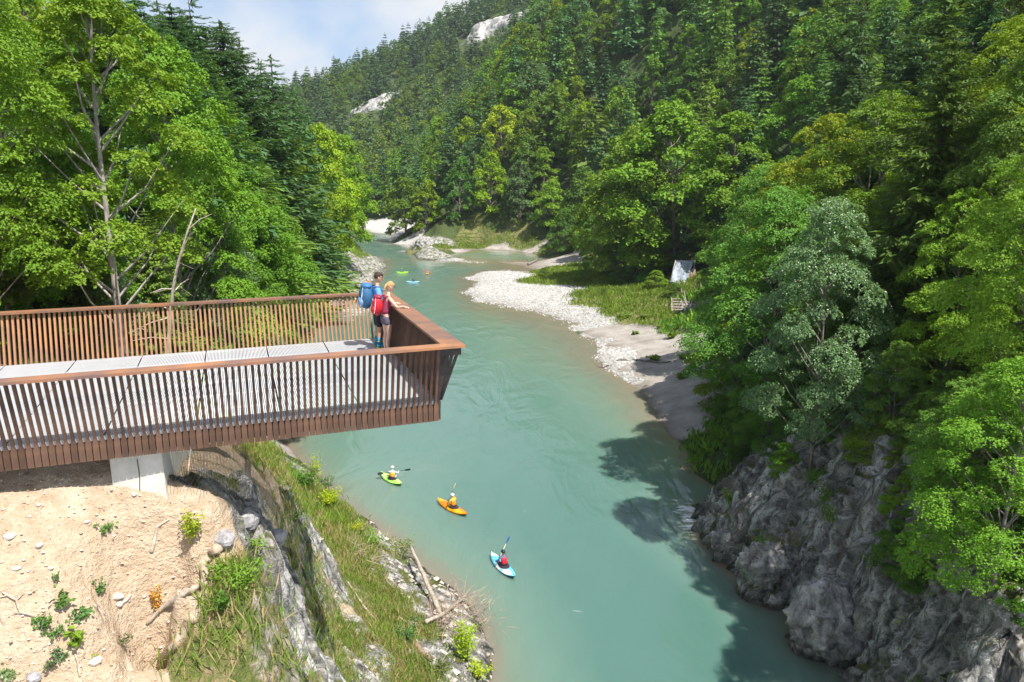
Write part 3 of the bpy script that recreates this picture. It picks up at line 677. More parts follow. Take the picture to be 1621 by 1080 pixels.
def fingers(mb, wr, fd, pd, sd, k=1.0, curl=.5):
    for j, (o, l) in enumerate(((-.03, .072), (-.01, .082), (.010, .078), (.029, .062))):
        b = wr + fd * .085 * k + sd * o * k; a = b; P_ = [b - fd * .02 * k, b]
        for s_ in range(3):
            ang = curl * (s_ + .5); d = fd * math.cos(ang) + pd * math.sin(ang); a = a + d * l * k * (.45, .32, .23)[s_]; P_.append(a)
        mb.tube(P_, np.array([.0095, .0095, .0085, .008, .0065]) * k, 6)
    b = wr + fd * .03 * k - sd * .03 * k
    mb.tube([b, b - sd * .025 * k + fd * .02 * k, b - sd * .035 * k + fd * .05 * k + pd * .012 * k, b - sd * .032 * k + fd * .07 * k + pd * .02 * k], np.array([.013, .011, .010, .008]) * k, 6)
def head(root, c, look, down, skinmat, hairmat, long=False, k=1.0, glasses=True):
    """face with nose, eyes behind glasses, ears, mouth; look = yaw"""
    cy, sy = math.cos(look), math.sin(look); Rz = np.array([[cy, -sy, 0], [sy, cy, 0], [0, 0, 1]])
    cx, sx = math.cos(-down), math.sin(-down); Rx = np.array([[1, 0, 0], [0, cx, -sx], [0, sx, cx]]); M = Rz @ Rx
    c = np.array(c); g = lambda *p: c + M @ (np.array(p) * k)
    mb = MB(); mb.blob(g(0, 0, .0), (.076 * k, .096 * k, .112 * k), 1, 0, nu=18, nv=14, M=M)
    mb.blob(g(0, .035, -.062), (.052 * k, .056 * k, .05 * k), 1, 0, M=M)
    mb.tube([g(0, .09, .025), g(0, .113, -.012), g(0, .098, -.022)], np.array([.008, .014, .010]) * k, 6)
    for s in (-1, 1): mb.blob(g(s * .078, -.005, -.01), (.012 * k, .02 * k, .03 * k), 1, 0, 8, 6, M=M)
    h = mb.build('head', skinmat, root, True)
    mb = MB(); mb.tube([g(-.022, .09, -.055), g(0, .096, -.056), g(.022, .09, -.055)], .006 * k, 5); mb.build('mouth', simple('lips', (.45, .16, .13), rough=.5), h)
    mb = MB(); mb.blob(g(0, -.022, .026), (.084 * k, .092 * k, .104 * k), 5, .10, 5, 20, 14, M=M)
    if long:
        P_ = [g(.0, -.085, .02), g(.015, -.11, -.03), g(.02, -.115, -.08), g(.02, -.105, -.13), g(.02, -.095, -.17)]; mb.tube(P_, np.array([.035, .034, .028, .022, .010]) * k, 8)
        for q in P_[1:4]: mb.blob(q, (.034 * k,) * 3, 7, .25, 4, 10, 7)
        mb.blob(g(0, .02, .068), (.076 * k, .075 * k, .048 * k), 9, .12, 5, M=M)
    else: mb.blob(g(0, .03, .072), (.072 * k, .07 * k, .045 * k), 9, .16, 7, M=M)
    mb.build('hair', hairmat, root, True)
    if glasses:
        mb = MB()
        for s in (-1, 1): mb.blob(g(s * .033, .088, .022), (.028 * k, .012 * k, .02 * k), 1, 0, 10, 7, M=M); mb.tube([g(s * .062, .08, .026), g(s * .08, .0, .02)], .004 * k, 5)
        mb.tube([g(-.02, .098, .026), g(.02, .098, .026)], .004 * k, 5); mb.build('sunglasses', simple('dark_lens', (.01, .01, .012), rough=.15), h)
    return M
def backpack(name, parent_pos, rz, c1, c2, c3, size, label, straps):
    root = empty(name, parent_pos, rz, label, 'backpack'); w, d, h = size
    mb = MB(); mb.blob((0, -d * .45, h * .5), (w * .52, d * .56, h * .54), 3, .06, 2, 18, 14); mb.build('body', fmat(name + '_main', c1, .6), root, True)
    mb = MB(); mb.blob((0, -d * .86, h * .28), (w * .40, d * .26, h * .25), 4, .05, 2); mb.build('pocket', fmat(name + '_pocket', c2, .6), root, True)
    mb = MB(); mb.blob((0, -d * .40, h * .93), (w * .45, d * .46, h * .14), 6, .08, 2); mb.build('lid', fmat(name + '_lid', c3, .6), root, True)
    mb = MB(); 
    for s in (-1, 1): mb.tube([(s * w * .30, -d * .98, h * .12), (s * w * .40, -d * .9, h * .5), (s * w * .24, -d * .72, h * .92)], .008, 5)
    mb.build('piping', fmat(name + '_piping', (.8, .8, .82)), root)
    mb = MB()
    for s in (-1, 1): mb.tube(straps(s), .018, 6)
    mb.build('strap', fmat(name + '_strap', c3), root, True)
    return root
def man():
    f = math.atan2(.93, .40)      # yaw: local +Y is forward
    rz = -f + 0.0
    p0 = pf(-.17, 4.75, 0)
    root = empty('person', p0, rz, 'man in a blue shirt and black shorts standing at the platform railing', 'person', 'people on the viewing platform')
    pts, ed, rad = [], [], []
    pel = chain(pts, ed, rad, [(0, 0, .98), (0, -.01, 1.12), (0, -.01, 1.28), (0, 0, 1.43), (0, .015, 1.50), (0, .03, 1.57)], [(.15, .105), (.13, .10), (.155, .11), (.135, .085), .056, .052])
    for s in (-1, 1): chain(pts, ed, rad, [(s * .09, 0, .90), (s * .105, .012, .70), (s * .11, .02, .50), (s * .11, -.015, .33), (s * .11, -.01, .11), (s * .115, .03, .05), (s * .12, .13, .035)], [.088, .078, .056, .058, .038, .042, .035], 0)
    chain(pts, ed, rad, [(-.15, 0, 1.43)], [.055], 3); chain(pts, ed, rad, [(.15, 0, 1.43)], [.055], 3)
    fm = MB()
    for s, j in ((-1, len(pts) - 2), (1, len(pts) - 1)):
        wr = np.array((s * .20, .24, 1.12)); pal = arm_hand(pts, ed, rad, (s * .20, 0, 1.40), (s * .26, .0, 1.14), wr, j, (0, 1, 0.05), (0, 0, -1)); fingers(fm, wr, *pal[1:]); fm.build('fingers', MSKIN, root, True); fm = MB()
    skin('body', pts, ed, rad, MSKIN, root)
    # shirt
    P_, e_, r_ = [], [], []
    chain(P_, e_, r_, [(0, 0, .95), (0, -.01, 1.12), (0, -.01, 1.28), (0, 0, 1.43), (0, .005, 1.49)], [(.175, .13), (.16, .125), (.18, .13), (.155, .105), .075])
    for s in (-1, 1): chain(P_, e_, r_, [(s * .17, 0, 1.42), (s * .225, 0, 1.32), (s * .25, 0, 1.19)], [.075, .068, .068], 3)
    skin('shirt', P_, e_, r_, fmat('blue_shirt', (.12, .33, .78)), root)
    P_, e_, r_ = [], [], []; chain(P_, e_, r_, [(0, 0, 1.02), (0, 0, .92)], [(.175, .13), (.165, .125)])
    for s in (-1, 1): chain(P_, e_, r_, [(s * .10, .005, .80), (s * .115, .015, .62), (s * .118, .02, .50)], [.112, .098, .094], 1)
    skin('shorts', P_, e_, r_, fmat('black_shorts', (.012, .014, .022)), root)
    for s in (-1, 1):
        mb = MB(); mb.tube([(s * .11, -.012, .26), (s * .11, -.012, .17), (s * .11, -.005, .09)], [.058, .055, .055], 10); mb.blob((s * .118, .05, .062), (.052, .14, .062), 2, .04, 2); b = mb.build('hiking_boot', fmat('boot_blue', (.03, .25, .42)), root, True)
        mb = MB(); mb.box((s * .118, .05, .013), (.095, .27, .026)); mb.build('sole', fmat('boot_sole', (.55, .45, .05)), b)
        mb = MB(); mb.tube([(s * .11 + .06 * math.cos(a), -.012 + .06 * math.sin(a), .17) for a in np.linspace(0, 6.28, 12)], .009, 5); mb.build('ankle_strap', fmat('boot_strap', (.5, .4, .05)), b)
    head(root, (0, .06, 1.69), R(-8), R(14), MSKIN, fmat('dark_brown_hair', (.045, .028, .02)))
    def straps(s): return [(s * .12, -.02, .10), (s * .15, .12, .12), (s * .16, .24, .25), (s * .14, .24, .40), (s * .12, .14, .505), (s * .11, .0, .50)]
    M = Matrix.Rotation(rz, 3, 'Z'); bp = Vector(p0) + M @ Vector((0, -.12, .98))
    backpack('backpack_big', bp, rz, (.03, .13, .27), (.22, .36, .62), (.04, .17, .42), (.38, .30, .56), 'large blue hiking backpack worn by the man in the blue shirt', straps).name = 'backpack'
def woman():
    rz = -math.atan2(.86, .55); p0 = pf(-.10, 4.05, 0)
    root = empty('person', p0, rz, 'woman with a blonde braid, plum top and grey shorts leaning on the railing', 'person', 'people on the viewing platform')
    pts, ed, rad = [], [], []
    chain(pts, ed, rad, [(0, -.02, .90), (0, -.01, 1.02), (0, .02, 1.16), (0, .05, 1.30), (0, .075, 1.38), (0, .10, 1.45)], [(.145, .105), (.112, .085), (.125, .095), (.11, .075), .045, .043])
    for s in (-1, 1): chain(pts, ed, rad, [(s * .085, 0, .83), (s * .09, .02, .64), (s * .09, .02, .46), (s * .085, -.02, .30), (s * .08, -.01, .10), (s * .085, .02, .045), (s * .095, .11, .03)], [.088, .075, .05, .052, .032, .034, .028], 0)
    chain(pts, ed, rad, [(-.12, .05, 1.31)], [.048], 3); chain(pts, ed, rad, [(.12, .05, 1.31)], [.048], 3)
    M = Matrix.Rotation(rz, 3, 'Z'); Mi = M.inverted(); fm = MB()
    hp = Mi @ (Vector(pf(.30, 3.55, RH + .02)) - Vector(p0)); hp = np.array(hp)      # right hand rests on the coping
    sh = np.array((.165, .05, 1.285)); el = sh * .5 + hp * .5 + np.array((.05, -.06, -.10)); el[2] = max(el[2], RH + .03) - .02
    d = hp - el; d /= np.linalg.norm(d); wr = hp - d * .09 + np.array((0, 0, .02))
    pal = arm_hand(pts, ed, rad, sh, el, wr, len(pts) - 1, hp - wr, (0, 0, -1), .88); fingers(fm, wr, *pal[1:], k=.88, curl=.25); fm.build('fingers', MSKIN2, root, True); fm = MB()
    wr = np.array((-.10, .30, 1.14)); pal = arm_hand(pts, ed, rad, (-.165, .05, 1.285), (-.21, .06, 1.07), wr, len(pts) - 9 if False else [i for i, q in enumerate(pts) if tuple(q) == (-.12, .05, 1.31)][0], (.5, .8, -.1), (0, 0, -1), .88); fingers(fm, wr, *pal[1:], k=.88)
    skin('body', pts, ed, rad, MSKIN2, root); fm.build('fingers', MSKIN2, root, True)
    P_, e_, r_ = [], [], []; chain(P_, e_, r_, [(0, -.02, .90), (0, -.01, 1.02), (0, .02, 1.16), (0, .05, 1.29), (0, .05, 1.33)], [(.155, .12), (.128, .105), (.145, .112), (.118, .088), (.09, .06)])
    skin('tank_top', P_, e_, r_, fmat('plum_top', (.28, .04, .09)), root)
    P_, e_, r_ = [], [], []; chain(P_, e_, r_, [(0, -.02, .96), (0, -.02, .86)], [(.155, .12), (.165, .13)])
    for s in (-1, 1): chain(P_, e_, r_, [(s * .09, .0, .76), (s * .095, .01, .66)], [.11, .105], 1)
    skin('shorts', P_, e_, r_, fmat('grey_shorts', (.10, .085, .12)), root)
    for s in (-1, 1):
        mb = MB(); mb.blob((s * .09, .04, .05), (.045, .125, .05), 2, .04, 2); mb.build('shoe', fmat('shoe_grey', (.30, .22, .20)), root, True)
    head(root, (0, .13, 1.555), R(-10), R(28), MSKIN2, fmat('blonde_hair', (.50, .33, .15), c2=(.32, .19, .08)), True, .94)
    def straps(s): return [(s * .09, -.02, .06), (s * .12, .10, .08), (s * .12, .20, .20), (s * .10, .19, .34), (s * .09, .12, .42), (s * .08, .02, .40)]
    bp = Vector(p0) + M @ Vector((0, -.10, .93))
    b = backpack('backpack_small', bp, rz, (.62, .012, .03), (.66, .02, .04), (.30, .02, .06), (.28, .22, .44), 'small red hiking backpack with white piping worn by the woman', straps); b.name = 'backpack'
    mb = MB(); mb.box((0, -.205, .36), (.035, .004, .05)); mb.build('logo_patch', fmat('white_print', (.85, .85, .85)), b)
man(); woman()

# ------------------------------------------------------------------ kayaks
def kayak(loc, ang, L, name_lab, hullc, deckc, person_lab, vest, helm, sleeve, pad, padlab, detail=True, pdir=1, side=None, dc2=None, turn=0, pair='kayakers on the near stretch of river'):
    root = empty('kayak', loc, ang, name_lab, 'kayak', 'whitewater kayaks on the river')
    ns, kk = 25, 12; Wd = .33
    hullv, q = [], []
    u = np.linspace(-1, 1, ns); hm = MB(); dk = MB(); stripe = MB()
    wv = Wd * np.clip(1 - np.abs(u) ** 2.3, 0.02, 1) ** .8; rk_ = .16 * np.abs(u) ** 2.5 + .0; y = u * L / 2
    a = np.linspace(0, -np.pi, 9); H = .16
    v = np.stack([np.outer(wv, np.cos(a)), np.repeat(y[:, None], 9, 1), rk_[:, None] + .10 + np.outer(np.clip(wv / Wd, .25, 1) * .2, np.sin(a))], -1).reshape(-1, 3)
    q = [(i * 9 + j, (i + 1) * 9 + j, (i + 1) * 9 + j + 1, i * 9 + j + 1) for i in range(ns - 1) for j in range(8)]; hm.add(v, q)
    hm.build('hull', simple('hull_' + name_lab[:6].strip(), hullc, rough=.35), root, True)
    a = np.linspace(0, np.pi, 9); pk = np.clip(wv / Wd, .2, 1) * (.13 + .05 * (u > .0) * np.cos(u * 1.2))
    v = np.stack([np.outer(wv, np.cos(a)), np.repeat(y[:, None], 9, 1), rk_[:, None] + .102 + np.outer(pk, np.sin(a))], -1).reshape(-1, 3)
    m = simple('deck_' + name_lab[:6].strip(), deckc, dc2 or deckc, 2.2, .3, lo=.42, hi=.55)
    dk.add(v, [(i * 9 + j, i * 9 + j + 1, (i + 1) * 9 + j + 1, (i + 1) * 9 + j) for i in range(ns - 1) for j in range(8)]); d = dk.build('deck', m, root, True)
    mb = MB(); mb.blob((0, -.10, .235), (.265, .42, .05), 1, .03, 2, 16, 8); mb.build('spray_skirt', fmat('neoprene', (.03, .02, .035)), root, True)
    if detail:
        for s in (-1, 1): mb = MB(); mb.tube([(-.03, s * L * .455, .26), (0, s * L * .455, .295), (.03, s * L * .455, .26)], .012, 6); mb.build('grab_handle', MDARK, root)
    # paddler
    Mz = Matrix.Rotation(ang, 3, 'Z'); pl = Vector(loc) + Mz @ Vector((0, -.14, .22))
    pr_ = empty('person', pl, ang + turn, person_lab, 'person', pair)
    pts, ed, rad = [], [], []
    chain(pts, ed, rad, [(0, -.02, -.02), (0, 0, .15), (0, .03, .32), (0, .06, .46), (0, .08, .54), (0, .09, .60)], [(.16, .12), (.14, .11), (.155, .12), (.13, .09), .055, .05])
    for s in (-1, 1): chain(pts, ed, rad, [(s * .10, .12, -.02), (s * .15, .36, .03), (s * .10, .62, -.06)], [.09, .08, .05], 0)
    a0 = chain(pts, ed, rad, [(-.15, .06, .45)], [.06], 3); a1 = chain(pts, ed, rad, [(.15, .06, .45)], [.06], 3)
    t1 = side if side is not None else R(20)          # paddle tilt
    pc = np.array((0, .42, .30)); pv = np.array((math.cos(t1), .25 * pdir, math.sin(t1))); pv /= np.linalg.norm(pv)
    fm = MB()
    for s, j, sh in ((-1, a0, (-.21, .06, .44)), (1, a1, (.21, .06, .44))):
        wr = pc + pv * s * .30 + np.array((0, -.06, .02)); el = (np.array(sh) + wr) / 2 + np.array((s * .10, -.02, -.10)); pal = arm_hand(pts, ed, rad, sh, el, wr, j, (0, 1, -.2), (0, 0, -1), 1); fingers(fm, wr - pal[1] * .03, *pal[1:], curl=1.1); fm.build('fingers', MSKIN, pr_, True); fm = MB()
    skin('body', pts, ed, rad, fmat('sleeve_' + person_lab[:12], sleeve), pr_, 1)
    P_, e_, r_ = [], [], []; chain(P_, e_, r_, [(0, -.01, .06), (0, .01, .18), (0, .03, .33), (0, .05, .46)], [(.18, .145), (.175, .145), (.185, .15), (.12, .11)])
    lv = skin('life_vest', P_, e_, r_, fmat('vest_' + person_lab[:12], vest, .6), pr_, 1)
    if detail:
        mb = MB(); mb.tube([(.19 * math.cos(t), .01 + .16 * math.sin(t), .16) for t in np.linspace(0, 6.28, 16)], .014, 5); mb.build('vest_belt', MDARK, lv)
    mb = MB(); mb.blob((0, .11, .68), (.075, .09, .10), 1, 0, 14, 10); mb.tube([(0, .19, .70), (0, .215, .67), (0, .20, .66)], [.008, .013, .009], 6); mb.build('head', MSKIN, pr_, True)
    mb = MB(); mb.blob((0, .095, .73), (.108, .125, .095), 1, .02, 3, 16, 12); mb.blob((0, .20, .735), (.08, .05, .012), 1, 0); mb.build('helmet', simple('helmet_' + person_lab[:12], helm, rough=.3), pr_, True)
    # paddle
    Mt = Matrix.Rotation(ang + turn, 3, 'Z'); pp = empty('paddle', pl + Mt @ Vector(pc), ang + turn, padlab, 'paddle', 'paddles held by the kayakers')
    mb = MB(); mb.tube([-pv * .72, pv * .72], .016, 7); mb.build('shaft', simple('shaft_' + padlab[:10], pad[1], rough=.4), pp, True)
    for s in (-1, 1):
        mb = MB(); up = np.cross(pv, (0, 1, 0)); up /= np.linalg.norm(up); fr = np.cross(pv, up)
        w_ = (up * .8 + fr * .6) if s > 0 else (up * -.5 + fr * .85); w_ = w_ / np.linalg.norm(w_); n_ = np.cross(pv, w_)
        L_ = [(.66, .02), (.74, .07), (.84, .10), (.94, .105), (1.02, .085), (1.06, .04)]; vv = []
        for z in (-.008, .008): vv += [pv * s * a + w_ * b + n_ * (z + .5 * (b * b)) for a, b in L_] + [pv * s * a - w_ * b + n_ * (z + .5 * b * b) for a, b in L_]
        nL = len(L_); qd = []
        for i in range(nL - 1): qd += [(i, i + 1, nL + i + 1, nL + i), (2 * nL + i, 3 * nL + i, 3 * nL + i + 1, 2 * nL + i + 1), (i, 2 * nL + i, 2 * nL + i + 1, i + 1), (nL + i, nL + i + 1, 3 * nL + i + 1, 3 * nL + i)]
        qd += [(nL - 1, 3 * nL - 1, 4 * nL - 1, 2 * nL - 1), (0, nL, 3 * nL, 2 * nL)]; mb.add(vv, qd); mb.build('blade', simple('blade_' + padlab[:10], pad[0], rough=.35), pp, False)
    return root
def place(p0, p1):
    """kayak from bow pixel to stern pixel"""
    a = un(*p0, .15); b = un(*p1, .15); d = a - b; return ((a[0] + b[0]) / 2, (a[1] + b[1]) / 2, -.04), math.atan2(-d[0], d[1]), float(np.linalg.norm(d[:2]))
l, a, L = place((603, 748), (636, 767)); kayak(l, a, L, 'lime green kayak, farthest upstream of the three near kayaks', (.03, .40, .02), (.30, .72, .10), 'kayaker in white sleeves and a white and pink helmet in the lime green kayak', (.85, .38, .03), (.85, .70, .72), (.75, .75, .80), ((.02, .02, .025), (.05, .05, .05)), 'black bladed paddle held by the kayaker in the lime green kayak', turn=R(-48), side=R(6), dc2=(.55, .85, .25))
l, a, L = place((693, 790), (740, 815)); kayak(l, a, L, 'orange and yellow kayak, middle one of the three near kayaks', (.80, .22, .01), (.88, .42, .01), 'kayaker in an orange life vest and white helmet in the orange kayak', (.88, .26, .01), (.85, .83, .88), (.85, .45, .05), ((.85, .62, .25), (.04, .04, .05)), 'yellow and white bladed paddle held over the orange kayak', side=R(48), dc2=(.85, .20, .01))
l, a, L = place((778, 876), (815, 914)); kayak(l, a, L, 'blue and white kayak, nearest to the viewer', (.01, .24, .60), (.75, .85, .90), 'kayaker in a red life vest, grey sleeves and black helmet in the blue kayak', (.72, .01, .03), (.02, .02, .025), (.16, .13, .20), ((.01, .12, .50), (.72, .62, .40)), 'blue bladed paddle with a pale shaft held over the blue kayak', side=R(52), dc2=(.12, .50, .82))
far = [((642, 431), (632, 431), 'small yellow green kayak far upstream, left of the red paddler', (.35, .70, .02), 'kayaker in a lime vest far upstream in the yellow green kayak', (.40, .75, .1), (.3, .6, .05), (.10, .12, .08), ((.03, .03, .03), (.05, .05, .05)), 'dark paddle of the far kayaker in the yellow green kayak', 0),
       ((677, 437), (676, 429), 'small orange kayak far upstream, rightmost beside the gravel bar', (.85, .35, .01), 'kayaker in red raising a paddle in the far orange kayak', (.75, .08, .05), (.65, .04, .05), (.70, .30, .25), ((.7, .08, .06), (.5, .05, .05)), 'red bladed paddle raised by the far kayaker in red', R(30)),
       ((645, 446), (662, 446), 'small pale blue kayak seen side on in midstream, behind the two hikers', (.25, .55, .85), 'kayaker in dark clothes in the far pale blue kayak', (.05, .06, .10), (.12, .15, .25), (.05, .05, .08), ((.5, .6, .8), (.05, .05, .05)), 'pale blue paddle of the kayaker in the far blue kayak', 0),
       ((588, 448), (577, 451), 'small red kayak by the left bank rocks, beyond the man on the platform', (.70, .03, .04), 'kayaker in orange by the left bank rocks beyond the platform', (.85, .22, .02), (.85, .75, .72), (.75, .10, .06), ((.7, .1, .08), (.1, .1, .1)), 'red paddle of the kayaker by the left bank rocks', R(10)),
       ((573, 478), (560, 476), 'small orange kayak in the rapids behind the far railing', (.85, .35, .02), 'kayaker in a teal vest beside the left bank rapids', (.20, .60, .50), (.75, .85, .85), (.20, .55, .50), ((.85, .6, .1), (.1, .1, .1)), 'yellow bladed paddle of the kayaker in the teal vest', R(15))]
for b, s, lab, c, pl_, v, hl, sl_c, pd_, plab, tilt in far:
    l, a, L = place(b, s); kayak(l, a, 2.5, lab, c, tuple(min(1, k * 1.3) for k in c), pl_, v, hl, sl_c, pd_, plab, False, side=tilt, pair='kayakers on the far stretch of river')
# ------------------------------------------------------------------ trees
def unit(v): return v / (np.linalg.norm(v, axis=-1, keepdims=True) + 1e-9)
def broadleaf(seed, H, Rr, base, nl, ns, nleaf, L, lean=0.0, multi=1, flat=.62, ratio=.6, slender=1.0):
    """trunk with limbs that end in foliage lobes, each lobe a shell of leaf sprays; returns (trunk mesh, crown mesh)"""
    rs = np.random.default_rng(seed); tb = MB(); cb = MB()
    zt = np.linspace(0, H * .82, 8); bend = np.column_stack([np.sin(zt / H * 3 + rs.random() * 6) * .025 * H + lean * zt, np.cos(zt / H * 2.4 + rs.random() * 6) * .02 * H, zt]); bend -= bend[0] * [1, 1, 0]
    r0 = H * .016 * slender + .03
    tb.tube(bend, np.linspace(r0, r0 * .25, 8), 7)
    for m in range(1, multi):
        a = rs.random() * 6.28; o = np.column_stack([np.cos(a) * (zt * .13 + .3), np.sin(a) * (zt * .13 + .3), zt * .93]); tb.tube(o, np.linspace(r0 * .8, r0 * .2, 8), 6)
    gold = 2.39996; cs, rd = [], []
    for i in range(nl):
        t = base + (1 - base) * ((i + .5) / nl) ** .9; s = (t - base) / (1 - base)
        prof = math.sin(math.pi * min(1, .18 + .80 * s) ** .85) ** .75
        a = i * gold + rs.random() * .9; rad = Rr * prof * (.50 + .35 * rs.random()) * (0.25 if i == nl - 1 else 1)
        lr = Rr * (.22 + .20 * rs.random()) * (.8 + .3 * prof) * (30 / nl) ** .25
        c = np.array([math.cos(a) * rad, math.sin(a) * rad, H * t - lr * .35]); j = min(7, int(t * 7)); c[:2] += bend[j, :2]
        cs.append(c); rd.append(lr)
        zst = max(.12 * H, c[2] - rad * .9 - .5); k = np.interp(zst, zt, np.arange(8)); k0 = int(min(6, k)); st = bend[k0] + (bend[k0 + 1] - bend[k0]) * (k - k0)
        mid = st * .45 + c * .55 + np.array([0, 0, -.08 * rad]) + rs.normal(size=3) * .1 * lr
        tb.tube([st, mid, c, c + unit(c - mid) * lr * .5], np.array([.34, .20, .10, .04]) * r0, 5, False)
    cs = np.array(cs); rd = np.array(rd); pk = rd ** 2; pk /= pk.sum()
    li = rs.choice(nl, ns, p=pk); d = unit(rs.normal(size=(ns, 3))); d[:, 2] = np.where(d[:, 2] < -.35, -d[:, 2], d[:, 2])
    out = unit(np.column_stack([cs[li, 0], cs[li, 1], np.full(ns, .35 * Rr)])); bad = (d * out).sum(1) < -.25; d[bad] = -d[bad]; d[:, 2] = np.abs(d[:, 2]) * np.where(d[:, 2] < 0, -.4, 1)
    sp = cs[li] + d * rd[li][:, None] * (rs.random(ns)[:, None] * .42 + .66) * np.array([1, 1, flat])
    sr = .26 * rd[li] * (.7 + .6 * rs.random(ns))
    n = unit(np.array([0, 0, .9]) + d * .65 + rs.normal(size=(ns, 3)) * .18)
    t1 = unit(np.cross(n, rs.normal(size=(ns, 3)))); t2 = np.cross(n, t1)
    a = rs.random((ns, nleaf)) * 6.28; q = np.sqrt(rs.random((ns, nleaf))) * sr[:, None]
    c = sp[:, None] + t1[:, None] * (np.cos(a) * q)[..., None] + t2[:, None] * (np.sin(a) * q)[..., None] * .75
    c[..., 2] -= (q ** 2 / sr[:, None]) * .35 - rs.normal(size=q.shape) * L * .35
    ln = np.repeat(n[:, None], nleaf, 1) + rs.normal(size=c.shape) * .42
    sv = np.repeat(rs.random(ns)[:, None], nleaf, 1) * .6 + rs.random(q.shape) * .4
    cb.leaves(c.reshape(-1, 3), ln.reshape(-1, 3), L * (.7 + .6 * rs.random(ns * nleaf)), ratio, rs, sv.ravel())
    return tb.mesh('trunk', True), cb.mesh('crown', False, True)
def conifer(seed, H, Rr, base, lev, per, seg, sub=1, power=.66, droop=.18, ragged=.2, trunkr=1.0, lift=.1, w=.36):
    rs = np.random.default_rng(seed); tb = MB(); cb = MB()
    zt = np.linspace(0, H * .99, 7); r0 = H * .0105 * trunkr + .04; tb.tube(np.column_stack([np.sin(zt * .2) * .006 * H, np.cos(zt * .17) * .005 * H, zt]), np.linspace(r0, .015, 7), 7)
    Cc, Nn, Dd, Ll, Vv = [], [], [], [], []
    for i in range(lev):
        t = base + (1 - base) * (i + rs.random() * .5) / lev; z = H * t; l0 = Rr * (1 - (t - base) / (1 - base)) ** power * (1.0 if t > base + .08 else .75) + .12
        for j in range(per):
            if rs.random() < ragged * .5: continue
            a = j * 6.283 / per + i * 1.3 + rs.random() * .6; l = l0 * (1 - ragged + rs.random() * ragged * 1.6); dr = np.array([math.cos(a), math.sin(a), 0]); sd_ = np.array([-dr[1], dr[0], 0]); bv = rs.random()
            if l > .5 * Rr and sub > 1: tb.tube([np.array([0, 0, z]), dr * l * .5 + [0, 0, z - droop * l * .3], dr * l * .9 + [0, 0, z - droop * l * .55]], [r0 * .14, r0 * .08, .008], 3, False)
            for k in range(seg):
                s = (k + .45) / seg; p = dr * l * s + np.array([0, 0, z - droop * l * math.sin(s * 2.4) + lift * l * s * s + .02])
                fl = l * (1.15 / seg + (.26 if sub == 1 else .15) * (1 - s * .75))
                for side in (-1, 1):
                    for m in range(sub):
                        dd = dr * (.75 + .35 * rs.random()) + side * sd_ * (.85 - .3 * s) * (.5 + rs.random() * .7) + np.array([0, 0, -.22 + rs.normal() * .2])
                        Cc.append(p + dd * fl * .5 * (.6 + .4 * rs.random()) + rs.normal(size=3) * .03 * l * (sub > 1)); Nn.append((rs.normal() * .55 + dr[0] * .35, rs.normal() * .55 + dr[1] * .35, .8)); Dd.append(dd); Ll.append(fl * (1 if sub == 1 else .85)); Vv.append(bv * .6 + rs.random() * .4)
            Cc.append(dr * l * .95 + np.array([0, 0, z - droop * l * .6 + lift * l])); Nn.append((0, 0, 1)); Dd.append(dr); Ll.append(l * .28 + .1); Vv.append(bv)
    for k in range(5): a = k * 1.26; Cc.append(np.array([0, 0, H * (.97 + .006 * k)])); Nn.append((math.cos(a), math.sin(a), .3)); Dd.append(np.array([.1 * math.cos(a), .1 * math.sin(a), 1])); Ll.append(H * .018); Vv.append(.5)
    cb.leaves(np.array(Cc), np.array(Nn, float), np.array(Ll), w, rs, np.array(Vv), .06, np.array(Dd) / .25 * .25)
    return tb.mesh('trunk', True), cb.mesh('crown', False, True)
# LOD 0 near, 1 middle, 2 hillside, unit height 20 m
PB = {0: [broadleaf(11, 20, 6.2, .22, 44, 2300, 26, .19, slender=.55), broadleaf(12, 20, 5.2, .16, 46, 2300, 26, .19, multi=2, slender=.55), broadleaf(13, 20, 7.0, .12, 50, 2700, 26, .20, multi=3, slender=.5), broadleaf(14, 20, 4.6, .34, 34, 1500, 26, .19, slender=.62, lean=-.07)],
      1: [broadleaf(21, 20, 6.6, .16, 30, 1500, 13, .42), broadleaf(22, 20, 5.6, .10, 32, 1500, 13, .40, multi=2), broadleaf(23, 20, 7.6, .10, 36, 1700, 13, .42, multi=2)],
      2: [broadleaf(31, 20, 7.0, .12, 22, 620, 8, .80), broadleaf(32, 20, 6.0, .08, 24, 620, 8, .75), broadleaf(33, 20, 7.8, .10, 26, 680, 8, .80), broadleaf(34, 20, 5.2, .06, 22, 560, 8, .75)]}
PC = {0: [conifer(41, 20, 3.4, .16, 62, 9, 10, 4, w=.30), conifer(42, 20, 4.0, .22, 54, 9, 10, 4, ragged=.5, droop=.28, w=.30), conifer(43, 20, 3.7, .35, 44, 8, 10, 4, ragged=.6, droop=.1, w=.30)],
      1: [conifer(51, 20, 3.3, .08, 42, 8, 5, 1), conifer(52, 20, 4.0, .10, 40, 8, 5, 1, ragged=.4, droop=.24), conifer(53, 20, 2.9, .14, 44, 7, 5, 1, ragged=.35)],
      2: [conifer(61, 20, 3.3, .08, 26, 7, 3, 1, w=.5), conifer(62, 20, 3.9, .10, 24, 7, 3, 1, ragged=.4, w=.5), conifer(63, 20, 2.8, .10, 28, 6, 3, 1, ragged=.35, w=.5)]}
